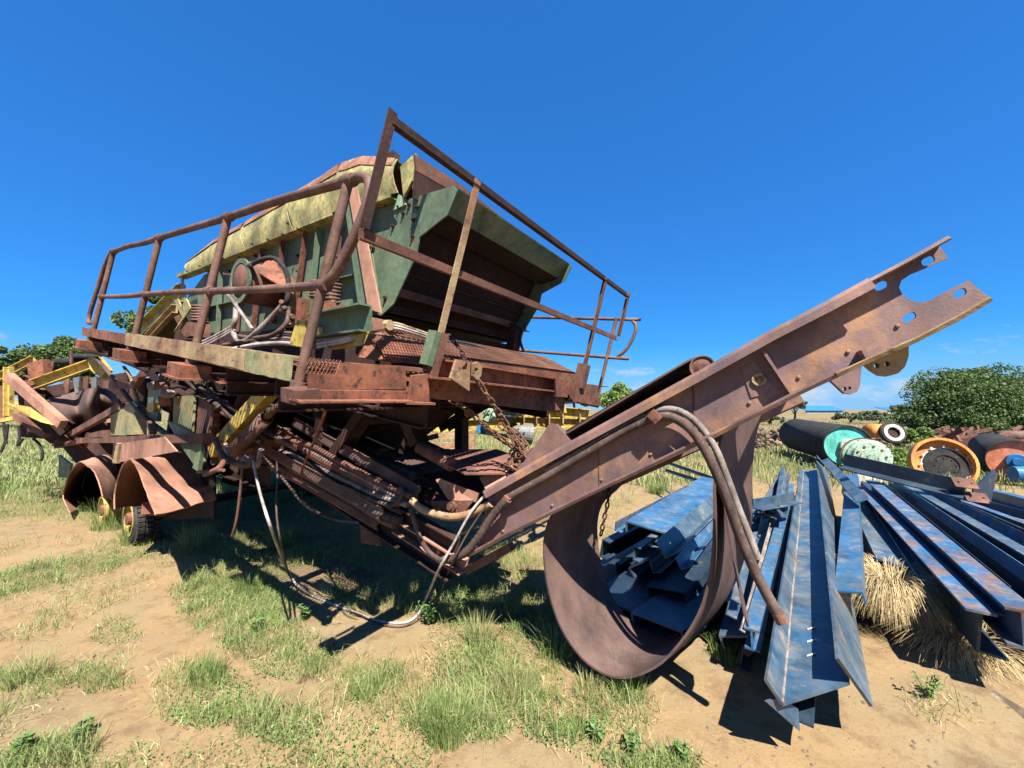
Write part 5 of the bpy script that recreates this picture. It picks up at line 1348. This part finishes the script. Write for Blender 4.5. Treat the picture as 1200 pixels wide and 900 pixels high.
more = [((1090, 700, .34), (1012, 580, .40), 'L', BLUED, 'narrow dusty angle between the scribbled channel and the straw'), ((1128, 706, .40), (1006, 578, .44), 'C', BLUER, 'rust banded narrow channel beside the scribbled one'),
 ((1172, 700, .46), (1030, 571, .56), 'L', BLUEK, 'slim black angle between rust orange flat bar and patchy beam'), ((1225, 700, .50), (1046, 570, .58), 'L', BLUE, 'slim bright blue angle right of the patchy beam'),
 ((1250, 745, .25), (1030, 585, .35), 'C', BLUEK, 'dark low channel at the right edge under the patchy beam'), ((1300, 720, .25), (1070, 590, .35), 'I', BLUED, 'dusty low beam at the right edge'),
 ((1230, 655, .52), (1070, 572, .58), 'L', BLUER, 'rusty slim angle high on the right of the pile'), ((1210, 612, .50), (1095, 580, .56), 'L', BLUED, 'pale slim angle near the bolted plates'),
 ((850, 720, .30), (884, 600, .44), 'L', BLUED, 'pale angle hugging the right side of the hanging belt'), ((905, 735, .18), (925, 600, .3), 'L', BLUEK, 'dark slim angle in the gap left of the wide beam'),
 ((720, 622, .44), (806, 575, .48), 'L', BLUER, 'rust edged angle at the far left of the pile'), ((742, 648, .40), (826, 588, .44), 'C', BLUED, 'dusty channel just below the broad sunlit one'),
 ((765, 672, .30), (838, 606, .34), 'L', BLUED, 'pale angle edge seen deep inside the belt loop'), ((798, 668, .42), (850, 602, .46), 'L', BLUE, 'bright angle just left of the belt branch'), ((722, 668, .16), (800, 618, .18), 'C', BLUEK, 'black channel lowest at the left end of the pile')]
more += [((742, 742, .10), (846, 655, .12), 'W', BLUEK, 'added broad black channel standing in for shade lowest inside the belt loop'), ((716, 706, .20), (822, 630, .22), 'W', BLUEK, 'added broad dark channel standing in for shade behind the left wall of the belt loop'),
 ((768, 728, .22), (856, 662, .24), 'W', BLUED, 'added dusty channel standing in for shade low beside the right belt branch'), ((700, 676, .10), (780, 628, .12), 'W', BLUEK, 'added black channel standing in for shade on the sand left of the belt loop'),
 ((790, 752, .06), (862, 690, .10), 'C', BLUEK, 'added short dark channel standing in for shade under the right belt branch')]  # members added to darken the hollow where shade falls
for i, (n_, f_, kd, mt_, lb) in enumerate(more):
    pr = {'W': [(-.18, -.09), (-.168, -.09), (-.168, -.012), (.168, -.012), (.168, -.09), (.18, -.09), (.18, 0), (-.18, 0)], 'L': profL(.07, .09, .008), 'C': profC(.12, .06, .009), 'I': profI(.13, .09, .011, .009)}[kd]
    member(n_, f_, pr, rnd.uniform(-30, 30) if kd != 'W' else rnd.uniform(-8, 8), mt_, {'L': 'steel_angle', 'C': 'steel_channel', 'I': 'steel_beam', 'W': 'steel_channel'}[kd], lb, {'L': 'steel angle', 'C': 'steel beam', 'I': 'steel beam', 'W': 'steel beam'}[kd])
for i in range(3):
    P_ = [NE[3].lerp(NE[4], .12), NE[2]]; c0 = NE[1].lerp(NE[2], .42 + .0 * i) .lerp(FE[1].lerp(FE[2], .45), .05 + .022 * i) + UP * .012
    X_ = (NE[2] - NE[1]).normalized(); D_ = (FE[1] - NE[1]).normalized()
    HBm = MB().plate([c0 - X_ * .03 - D_ * .006, c0 + X_ * .03 - D_ * .006, c0 + X_ * .03 + D_ * .006, c0 - X_ * .03 + D_ * .006], .003).build('chalk_mark', WHITE, HB)
b_ = MB()
for k in range(16):
    pts = [gnd(897 + rnd.uniform(-14, 14), 598 + rnd.uniform(-8, 10), .5 + rnd.uniform(-.06, .08)) for _ in range(5)]
    b_.tube(pts, .006, 5, sub=4)
o = solo(b_, 'wire_tangle', HOSEG, 'tangle of grey wire lying on the blue steel', 'wire'); o['kind'] = 'stuff'
b_ = MB().plate([gnd(868, 760, .10), gnd(890, 748, .14), gnd(886, 756, .06), gnd(876, 772, .02)], .012)
solo(b_, 'rusty_offcut', RUSTO, 'small torn rusty offcut at the foot of the bright blue beam', 'offcut')
b_ = MB().beam(gnd(1122, 790, .03), gnd(1146, 826, .03), profB(.06, .03))
solo(b_, 'wood_stick', WOOD, 'short pale stick of wood leaning by the straw at right', 'stick')
b_ = MB().plate([gnd(1138, 823, .02), gnd(1165, 812, .05), gnd(1215, 842, .06), gnd(1215, 862, .02)], .03)
solo(b_, 'flat_stone', ROCK, 'flat sandy stone slab near the right edge', 'stone')

# ---------------------------------------------------------------- drums and wheels in the yard
def drum(name, label, cat, cn, cf, R, body, face, hubm, group, rimw=.03):
    A_, B_ = Vector(cn), Vector(cf); ax = (B_ - A_); L_ = ax.length; ax.normalize()
    t = root(name, label, cat, (A_.x, A_.y, 0), group)
    MB().lathe(A_, ax, [(.0, R * .96), (.0, R), (.02, R + .012), (L_, R + .012), (L_, 0)], 48, True).build('drum_shell', body, t)
    MB().lathe(A_, ax, [(.05, 0), (.05, R * .955)], 48).build('end_disc', face, t)
    MB().lathe(A_, -ax, [(-.05, R * .38), (.06, R * .34), (.06, R * .18), (.16, R * .16), (.16, 0)], 30).build('hub', hubm, t)
    return t, A_, ax
YG = 'drums and wheels lying in the yard'
t, A_, ax_ = drum('conveyor_drum', 'long black lagged conveyor drum with turquoise end disc', 'drum', dep(994, 523, 10.0), dep(934, 509, 13.6), .53, BLACK, TEAL, MINT, YG)
for k in range(40):
    pass
# mint gearbox in front of it
G_ = dep(1018, 536, 8.6); gx = Vector((-.45, -.88, .05)).normalized()
t = root('gearbox', 'pale mint round gearbox with flanges in front of the turquoise drum end', 'gearbox', (G_.x, G_.y, 0))
MB().lathe(G_, gx, [(-.5, 0), (-.5, .2), (-.34, .24), (-.30, .40), (-.24, .40), (-.22, .34), (-.05, .34), (.0, .39), (.05, .39), (.08, .33), (.16, .30), (.18, .20), (.21, .19), (.21, .08), (.24, .08), (.24, 0)], 32).build('gear_housing', MINT, t)
MB().lathe(G_ + gx * -.27, gx, [(-.012, .3), (-.012, .43), (.012, .43), (.012, .3)], 32).build('flange', RUST, t)
bo = MB()
for k in range(10):
    a = k * math.pi / 5; u = gx.orthogonal().normalized(); w_ = gx.cross(u)
    bo.lathe(G_ + gx * .16 + (u * math.cos(a) + w_ * math.sin(a)) * .25, gx, [(0, 0), (0, .024), (.03, .024), (.03, 0)], 6)
bo.build('bolt_ring', RUST, t, kind='stuff')
MB().plate([G_ + Vector((-.3, 0, -.3)), G_ + Vector((.3, -.2, -.3)), G_ + Vector((.34, -.2, -.52)), G_ + Vector((-.34, 0, -.52))], .12).build('foot', WHITE, t)
# orange wheel
W_ = dep(1103, 543, 8.4); SW = .74; wx = Vector((-.36, -.90, .22)).normalized()
t = root('flanged_wheel', 'big orange flanged wheel with black bolted centre plate leaning in the grass', 'wheel', (W_.x, W_.y, 0), YG)
MB().lathe(W_, wx, [(0.1184, 0.4884), (0.1184, 0.5402), (0.0888, 0.5476), (-0.0592, 0.5402), (-0.0592, 0.4884), (-0.0148, 0.4773), (0.1036, 0.4847), (0.1184, 0.4884)], 64, False).build('wheel_rim', ORANGE, t)
MB().lathe(W_, wx, [(-0.0370, 0.0000), (-0.0370, 0.4884)], 64).build('wheel_disc', ORANGE, t)
H_ = W_ + wx * .0 + Vector((.08, 0, -.05))
MB().lathe(H_, wx, [(0.0000, 0.3700), (0.0370, 0.3700), (0.0370, 0.2220), (0.0148, 0.2146), (0.0148, 0.0000)], 48).build('centre_plate', BLACK, t)
MB().lathe(H_, wx, [(0.0000, 0.3700), (0.0000, 0.3959), (0.0148, 0.3959), (0.0148, 0.3700)], 48).build('plate_edge', WHITE, t)
u_ = wx.orthogonal().normalized(); w_ = wx.cross(u_)
for k in range(12):
    a = k * math.pi / 6 + .2
    MB().lathe(H_ + wx * .05 + (u_ * math.cos(a) + w_ * math.sin(a)) * .41, wx, [(0.0000, 0.0000), (0.0000, 0.0259), (0.0089, 0.0259), (0.0089, 0.0000)], 10).build('bolt_pad', WHITE, t)
b_ = MB()
for k in range(8):
    a = k * math.pi / 4; b_.lathe(H_ + wx * .02 + (u_ * math.cos(a) + w_ * math.sin(a)) * .17, wx, [(0.0000, 0.0000), (0.0000, 0.0148), (0.0148, 0.0148), (0.0148, 0.0000)], 6)
b_.build('hub_bolts', TYRE, t, kind='stuff')
# white ringed wheel
W2 = dep(1047, 507, 14.0); x2 = Vector((-.2, -1, .25)).normalized()
t = root('white_wheel', 'small wheel with white painted ring beyond the gearbox', 'wheel', (W2.x, W2.y, 0), YG)
MB().lathe(W2, x2, [(.0, .20), (.04, .20), (.04, .31), (0, .31)], 30).build('white_ring', WHITE, t)
MB().lathe(W2, x2, [(-.15, .30), (-.15, .38), (.0, .40), (.03, .36), (.0, .30)], 30, True).build('tyre', TYRE, t)
MB().lathe(W2, x2, [(-.05, 0), (-.05, .22)], 30).build('centre_disc', RUSTD, t)
t, A3, ax3 = drum('conveyor_drum', 'short black drum with salmon orange end disc at the right edge', 'drum', dep(1192, 541, 8.4), dep(1162, 526, 11.4), .45, BLACK, SALMON, ROOFB, YG)
b_ = MB().lathe(dep(1203, 556, 8.0), Vector((1, -.4, 0)), [(-.2, 0), (-.2, .16), (.2, .16), (.2, 0)], 20)
solo(b_, 'blue_motor', ROOFB, 'light blue cylinder lying before the salmon drum end', 'motor')
b_ = MB().lathe(dep(1172, 511, 14), Vector((1, .05, 0)), [(0, 0), (0, .2), (2.6, .2), (2.6, 0)], 20, True)
solo(b_, 'rusty_pipe', PIPE, 'long pale rusty pipe lying in front of the big tree', 'pipe')
b_ = MB().lathe(dep(1018, 505, 14.5), Vector((1, .1, 0)), [(0, 0), (0, .26), (.5, .26), (.5, 0)], 20, True)
solo(b_, 'orange_cask', ORANGE, 'small orange drum half hidden behind the turquoise drum', 'drum')
b_ = MB()
rr = random.Random(9)
def rock(b, P, r):
    n0 = len(b.v); vs = []; seed_ = rr.random() * 10
    for i in range(4):
        for k in range(6):
            th = (i + .5) / 4 * math.pi; ph = k * math.pi / 3 + i * .5
            q_ = r * rr.uniform(.7, 1.15); vs.append(P + Vector((math.sin(th) * math.cos(ph) * q_ * 1.2, math.sin(th) * math.sin(ph) * q_, math.cos(th) * q_ * .8)))
    fs = [[i * 6 + k, i * 6 + (k + 1) % 6, (i + 1) * 6 + (k + 1) % 6, (i + 1) * 6 + k] for i in range(3) for k in range(6)] + [list(range(6))[::-1], list(range(18, 24))]
    b.add(vs, [f[::-1] for f in fs])
for k in range(900):
    t_ = rr.random(); y = 15.5 + 3.5 * t_ + rr.uniform(-.8, .8); x = (.60 + .42 * rr.random()) * y
    if x / y > .82 and rr.random() < .5: x -= 2
    rock(b_, Vector((x, y, rr.random() ** 1.5 * .75)), rr.uniform(.05, .16))
o = solo(b_, 'rubble_heap', ROCK, 'long heap of pale broken rock behind the black drum', 'rubble'); o['kind'] = 'stuff'
b_ = MB()
for k in range(60):
    y = rr.uniform(13, 20); x = rr.uniform(1.10, 1.45) * y; P_ = Vector((x, y, rr.uniform(.1, .7)))
    d = Vector((rr.uniform(-1, 1), rr.uniform(-.4, .4), rr.uniform(-.25, .3))).normalized()
    b_.beam(P_ - d * .5, P_ + d * .5, profB(.08, .14))
o = solo(b_, 'scrap_heap', RUST, 'low heap of rusty scrap pieces under the big tree', 'scrap'); o['kind'] = 'stuff'
# pebbles
r_ = np.random.RandomState(4); n = 2600
y = 1.45 * (7 / 1.45) ** r_.rand(n); x = (r_.rand(n) * 3 - 1.5) * y; s_ = .003 + .010 * r_.rand(n) ** 4
B8 = np.array([[-1, -1, -.4], [1, -.8, -.5], [.9, 1, -.4], [-.8, .9, -.4], [-.6, -.5, .5], [.5, -.6, .6], [.6, .6, .5], [-.5, .5, .6]])
V = (np.stack([x, y, gheight(x, y)], 1)[:, None, :] + B8[None] * s_[:, None, None] * (1 + .5 * (r_.rand(n, 8, 3) - .5))).reshape(-1, 3)
Fb = np.array([[4, 5, 6, 7], [0, 1, 5, 4], [1, 2, 6, 5], [2, 3, 7, 6], [3, 0, 4, 7]])
me = mesh_np('pebbles', V, (np.arange(n)[:, None, None] * 8 + Fb[None]).ravel(), np.full(n * 5, 4)); me.materials.append(ROCK)
o = bpy.data.objects.new('pebbles', me); C.objects.link(o); tag(o, 'scattered small pebbles and crumbs on the sand', 'pebbles', kind='stuff')
P = scatter(26000, -1.4, 1.4, 1.45, 7, 31, power=.5)
o = blades('litter', P, .035, .004, 3.2, STRAW, 33, curl=.28); tag(o, 'dead brown stems and litter lying on the sand', 'litter', kind='stuff')
# half-buried rail and fallen grating
b_ = MB().beam(gnd(398, 756, -.035), gnd(322, 868, -.035), profC(.08, .07, .008), UP)
solo(b_, 'buried_rail', RUST, 'dark rusty rail half buried in sand among the grass', 'rail')
g0 = gnd(380, 650, .05)
b_ = mesh_sheet(g0, gnd(432, 668, .03) - g0, gnd(405, 690, .02) - g0, 12, 6, wd=.02)
o = solo(b_, 'fallen_grating', RUST, 'torn rusty mesh panel lying on the ground under the machine', 'grating')

# ---------------------------------------------------------------- straw
def straw(n, c0, R, H, seed, spread=1.0):
    r = random.Random(seed); b = MB()
    for k in range(n):
        a = r.random() * 6.283; rad = R * math.sqrt(r.random())
        base = c0 + Vector((math.cos(a) * rad * .8, math.sin(a) * rad * .7, r.uniform(-.02, .02)))
        a2 = a + r.uniform(-.9, .9); L_ = H * r.uniform(.6, 1.3)
        out_ = Vector((math.cos(a2), math.sin(a2), 0)) * spread
        pts = [base, base + UP * L_ * .55 + out_ * L_ * .12, base + UP * L_ * .75 + out_ * L_ * .45, base + UP * L_ * r.uniform(.2, .6) + out_ * L_ * .85]
        P_ = spline(pts, 3); w_ = r.uniform(.0012, .0028)
        sd = Vector((-math.sin(a2 + r.uniform(-1, 1)), math.cos(a2), r.uniform(-.3, .3))).normalized()
        vs = []; m_ = len(P_)
        for i, p in enumerate(P_):
            ww = w_ * (1 - .7 * i / (m_ - 1)); vs += [p + sd * ww, p - sd * ww]
        b.add(vs, [[2 * i, 2 * i + 1, 2 * i + 3, 2 * i + 2] for i in range(m_ - 1)])
    return b
SC = gnd(1052, 752, 0)
solo(straw(3400, SC + Vector((.11, .14, .09)), .16, .36, 1), 'straw_clump', STRAW, 'big round clump of dry straw between the blue beams', 'straw', 'dry straw clumps by the pile')
solo(straw(900, gnd(1150, 790, 0) + Vector((0, .1, .03)), .20, .20, 2, 1.4), 'straw_clump', STRAW, 'flatter straw clump spreading at the right under the rusted channel', 'straw', 'dry straw clumps by the pile')
solo(straw(260, gnd(1100, 745, .0) + Vector((0, .15, .05)), .22, .26, 3, 1.5), 'straw_clump', STRAW, 'thin wisps of straw between the two bigger clumps', 'straw', 'dry straw clumps by the pile')

# ---------------------------------------------------------------- tufts and weeds that stand out
def tuft(px, py, H, n, mt_, label, seed, R=.07, lean=.5):
    c0 = gnd(px, py, 0); r = np.random.RandomState(seed)
    a = r.rand(n) * 6.283; rad = R * np.sqrt(r.rand(n)); P = np.stack([np.cos(a) * rad, np.sin(a) * rad, np.zeros(n)], 1)
    z0 = float(gheight(np.array([c0.x]), np.array([c0.y]))[0])
    V = []; idx = []; cnt = []
    dr = a + (r.rand(n) - .5) * 1.2; h = H * (.4 + .8 * r.rand(n)); l = lean * (.1 + 1.2 * r.rand(n)); w = .0026 * (.6 + .8 * r.rand(n))
    sa = r.rand(n) * 6.283; k = 5
    for i in range(k + 1):
        t = i / k
        cen = P + np.stack([np.cos(dr) * l * h * t ** 1.8, np.sin(dr) * l * h * t ** 1.8, h * (t - .28 * l * t * t)], 1)
        ww = (w * (1 - .9 * t))[:, None] * np.stack([np.cos(sa), np.sin(sa), np.zeros(n)], 1)
        V += [cen - ww, cen + ww]
    V = np.stack(V, 1).reshape(-1, 3)
    f = np.array([[2 * i, 2 * i + 1, 2 * i + 3, 2 * i + 2] for i in range(k)])
    me = mesh_np('grass_tuft', V, (np.arange(n)[:, None, None] * (2 * k + 2) + f[None]).ravel(), np.full(n * k, 4)); me.materials.append(mt_)
    o = bpy.data.objects.new('grass_tuft', me); o.location = (c0.x, c0.y, z0); C.objects.link(o)
    return tag(o, label, 'grass tuft', 'tall grass tufts standing on the sand')
TU = [(525, 868, .17, 420, GRASS, 'thick blue green tuft at the bottom centre'), (35, 795, .17, 200, GRASSY, 'dry yellowish tuft at the left edge'), (240, 800, .16, 160, GRASS, 'green tuft below the bare sand patch at left'),
      (300, 850, .14, 150, GRASSY, 'yellowish tuft left of the buried rail'), (430, 815, .12, 140, GRASS, 'low tuft between the buried rail and the thick tuft'), (735, 812, .16, 260, GRASS, 'green tuft directly below the belt loop'),
      (690, 815, .12, 150, GRASSY, 'small dry tuft left of the one below the belt loop'), (600, 820, .15, 240, GRASSY, 'wispy dry tuft right of the thick tuft'), (650, 770, .2, 160, GRASS, 'tall tuft growing in the shade left of the belt loop'),
      (128, 622, .42, 260, GRASS, 'tall green tuft growing against the wheel'), (160, 634, .30, 300, GRASS, 'leafy tuft before the tyre under the mudguard'), (230, 640, .30, 260, GRASSY, 'long seeding tuft right of the wheels'),
      (330, 640, .3, 200, GRASS, 'tuft beneath the hanging hoses in the shade'), (290, 690, .16, 220, GRASS, 'tuft beside the trailing cable'), (120, 800, .10, 120, GRASSY, 'low dry tuft near the left bottom'),
      (770, 578, .3, 260, GRASS, 'lone green tuft on the far sand behind the boom'), (850, 775, .12, 120, GRASS, 'tuft at the foot of the rusty offcut'), (560, 755, .16, 260, GRASSY, 'dry seed headed tuft above the thick tuft')]
for i, (x, y, h, n, mm, lb) in enumerate(TU): tuft(x, y, h, n, mm, lb, 40 + i, R=.05 + h * .3)
def weed(px, py, H, n, label, seed, leaf=.022):
    c0 = gnd(px, py, 0); r = random.Random(seed); z0 = float(gheight(np.array([c0.x]), np.array([c0.y]))[0])
    t = root('weed', label, 'weed', (c0.x, c0.y, z0), 'leafy weeds growing in the sand'); b0_ = Vector(t['_o'])
    stem = MB(); lf = MB()
    for k in range(n):
        a = r.random() * 6.283; L_ = H * r.uniform(.5, 1.1); o_ = Vector((math.cos(a), math.sin(a), 0))
        pts = [b0_ + o_ * .01, b0_ + o_ * L_ * .25 + UP * L_ * .5, b0_ + o_ * L_ * .5 + UP * L_]
        stem.tube(pts, .0018, 4, sub=2)
        for j in range(9):
            f = .2 + .8 * j / 8; p = b0_.lerp(pts[1], f * 2) if f < .5 else pts[1].lerp(pts[2], f * 2 - 1)
            d = Vector((math.cos(a + j * 2.1), math.sin(a + j * 2.1), r.uniform(-.2, .6))).normalized(); s_ = d.cross(UP).normalized()
            Lf = leaf * r.uniform(.7, 1.6); up_ = s_.cross(d)
            lf.add([p, p + d * Lf * .5 + s_ * Lf * .32 + up_ * Lf * .08, p + d * Lf * 1.1, p + d * Lf * .5 - s_ * Lf * .32 + up_ * Lf * .08, p + d * Lf * .55 - up_ * Lf * .05], [[0, 1, 4], [1, 2, 4], [2, 3, 4], [3, 0, 4]])
    stem.build('stem', WEED, t, kind='stuff'); lf.build('leaves', WEED, t, kind='stuff')
for i, a_ in enumerate(((502, 735, .20, 16, 'leafy weed where the pale cables meet the grass'), (540, 722, .16, 12, 'weed right of the cables below the hinge'), (600, 730, .22, 18, 'broad leafed weed in the sun left of the belt loop'),
                        (620, 705, .20, 14, 'tall weed in front of the shadow left of the belt loop'), (555, 700, .18, 12, 'weed with a seed spike under the hinge'), (740, 880, .07, 14, 'low creeping weed at the bottom right of centre'),
                        (800, 893, .06, 12, 'smallest creeping weed at the bottom edge'), (700, 870, .07, 14, 'creeping weed below the belt loop shadow'), (25, 880, .08, 16, 'low weed in the bottom left corner'), (95, 868, .08, 14, 'low weed near the bottom left'),
                        (845, 770, .10, 9, 'small weed between belt loop and blue beam'), (300, 745, .10, 12, 'weed among the grass left of the rail'), (355, 730, .10, 12, 'weed near the cable on the sand'), (1088, 826, .12, 6, 'spindly fern like weed in the shade by the straw'))):
    weed(*a_, 70 + i)

# ---------------------------------------------------------------- far buildings and trees
BB = root('shed', 'low distant shed with bright blue sheet roof on the right horizon', 'building', (dep(966, 480, 150).x, 150, 0))
x0, x1 = dep(944, 480, 150).x, dep(987, 480, 150).x
MB().plate([Vector((x0, 150, .0)), Vector((x1, 150, 0)), Vector((x1, 150, 1.3)), Vector((x0, 150, 1.3))], .3).build('wall', WALLW, BB)
MB().plate([Vector((x0 - .3, 149.4, 1.1)), Vector((x1 + .3, 149.4, 1.1)), Vector((x1 + .3, 155, 3.1)), Vector((x0 - .3, 155, 3.1))], .2).build('roof', ROOFB, BB)
B2 = root('shed', 'distant blue roofed shed just left of the big tree', 'building', (dep(1058, 480, 170).x, 170, 0))
x0, x1 = dep(1040, 480, 170).x, dep(1085, 480, 170).x
MB().plate([Vector((x0, 170, 0)), Vector((x1, 170, 0)), Vector((x1, 170, 1.3)), Vector((x0, 170, 1.3))], .3).build('wall', WALLW, B2)
MB().plate([Vector((x0, 169.4, 1.2)), Vector((x1, 169.4, 1.2)), Vector((x1, 176, 2.6)), Vector((x0, 176, 2.6))], .2).build('roof', ROOFB, B2)
def tree(px, top, wpx, y, mt_, label, seed, bot=0.0, n=9000, leaf=.16, group='trees around the yard', cat='tree', lobes=26, name='tree'):
    cx = (px - 600) / 450 * y; H = EYE + (480 - top) / 450 * y; R = wpx / 450 * y / 2
    r = np.random.RandomState(seed); t = root(name, label, cat, (cx, y, 0), group)
    zb = bot
    cz = (H + zb) / 2; hz = (H - zb) / 2
    # crown made of many leaf clumps spread over an uneven shell
    u = r.randn(lobes, 3); u /= np.linalg.norm(u, axis=1)[:, None]; u[:, 2] = np.abs(u[:, 2]) * 1.2 - .35
    rad = .42 + .52 * r.rand(lobes)
    c = u * rad[:, None] * np.array([R, R, hz]) + np.array([0, 0, cz])
    cr_ = (.16 + .24 * r.rand(lobes)) * min(R, hz)
    k = r.randint(0, lobes, n); v = r.randn(n, 3); v /= np.linalg.norm(v, axis=1)[:, None]
    P = c[k] + v * 1.0 * (cr_[k] * (.55 + .5 * r.rand(n) ** .5))[:, None] * np.array([1.15, 1.15, .8])
    P = P[P[:, 2] > max(zb * .6, .0) + .03]; n = len(P)
    a = r.randn(n, 3); a /= np.linalg.norm(a, axis=1)[:, None]; b = np.cross(a, r.randn(n, 3)); b /= np.linalg.norm(b, axis=1)[:, None]
    s = leaf * (.5 + .9 * r.rand(n))[:, None]
    V = np.stack([P - a * s * .55, P - b * s * .35, P + a * s * .55, P + b * s * .35], 1).reshape(-1, 3)
    me = mesh_np('crown', V, np.arange(n * 4), np.full(n, 4)); me.materials.append(mt_)
    o = bpy.data.objects.new('crown', me); C.objects.link(o); o.parent = t
    B0 = Vector((cx, y, 0))
    tr = MB(); tr.tube([B0, B0 + Vector((.05 * R, 0, H * .3)), B0 + Vector((-.02 * R, .1, H * .7))], lambda f: R * .07 * (1.2 - f), 8, sub=3)
    tk = tr.build('trunk', BARK, t)
    for i in range(7):
        q_ = Vector(c[i]) + B0; MB().tube([B0 + Vector((0, 0, H * (.2 + .05 * i))), (B0 + Vector((0, 0, H * .45))).lerp(q_, .5), q_], lambda f: R * .03 * (1.1 - f), 6, sub=2).build('limb', BARK, t)
    return t
tree(1140, 420, 122, 24, LEAF1, 'big dense dark green tree behind the orange wheel', 1, -2.2, 130000, .12, lobes=150)
tree(1245, 436, 110, 27, LEAF1, 'dense dark tree cut by the right edge of the view', 2, -2.2, 40000, .22, lobes=60)
tree(930, 467, 34, 60, LEAF3, 'small dark tree on the horizon left of the blue roofed shed', 3, 1.2, 2600, .32)
tree(1052, 473, 18, 55, LEAF3, 'tiny tree on the horizon left of the big dark tree', 4, .8, 1500, .26)
tree(1030, 481, 60, 42, LEAF3, 'low bush line on the horizon beyond the gearbox', 5, 0, 3000, .22, cat='bush', name='bush')
tree(995, 482, 40, 46, LEAF3, 'low bush between the blue roofed shed and the gearbox', 6, 0, 2000, .22, cat='bush', name='bush')
tree(1075, 500, 36, 15, LEAF2, 'light green bush behind the orange wheel', 7, 0, 5000, .09, cat='bush', name='bush')
tree(1040, 522, 40, 9.6, LEAF2, 'light green weedy bush between gearbox and orange wheel', 8, 0, 6000, .06, cat='bush', name='bush')
tree(900, 487, 60, 40, LEAF3, 'grey green bush seen beneath the boom', 9, 0, 3000, .22, cat='bush', name='bush')
tree(-6, 396, 60, 32, LEAF1, 'dark green tree at the left edge of the view', 10, .5, 9000, .22)
tree(34, 385, 66, 34, LEAF1, 'rounded green tree second from the left edge', 11, .5, 11000, .22)
tree(78, 376, 58, 36, LEAF1, 'taller airy dark tree left of the handrail', 12, 2.0, 16000, .22, lobes=26)
tree(92, 398, 36, 33, LEAF1, 'dark tree half hidden behind the end of the walkway', 13, .5, 8000, .22)
tree(-45, 392, 60, 34, LEAF1, 'dark tree just outside the left edge', 14, .5, 6000, .26)
tree(180, 326, 70, 22, LEAF1, 'tall dark tree showing through the handrail', 15, 2.0, 12000, .17)
tree(640, 425, 62, 38, LEAF2, 'bright green bushy tree left of the guard posts', 16, .2, 13000, .22)
tree(672, 430, 44, 42, LEAF2, 'bright green tree behind the guard posts', 17, .2, 9000, .24)
tree(722, 447, 50, 46, LEAF2, 'rounded green tree above the boom', 18, .2, 10000, .25)
tree(765, 462, 50, 50, LEAF2, 'low green tree right of the rounded one above the boom', 19, .2, 8000, .25)
tree(590, 440, 60, 44, LEAF1, 'dark tree hidden behind the chute stay', 20, .2, 8000, .25)
tree(500, 462, 120, 40, LEAF3, 'broad dark bush behind the machine', 21, 0, 8000, .25, cat='bush', name='bush')
tree(-110, 400, 90, 38, LEAF1, 'dark tree beyond the left side of the yard', 22, .5, 5000, .28)
tree(1320, 420, 130, 32, LEAF1, 'dark tree beyond the right side of the yard', 23, .3, 7000, .28)
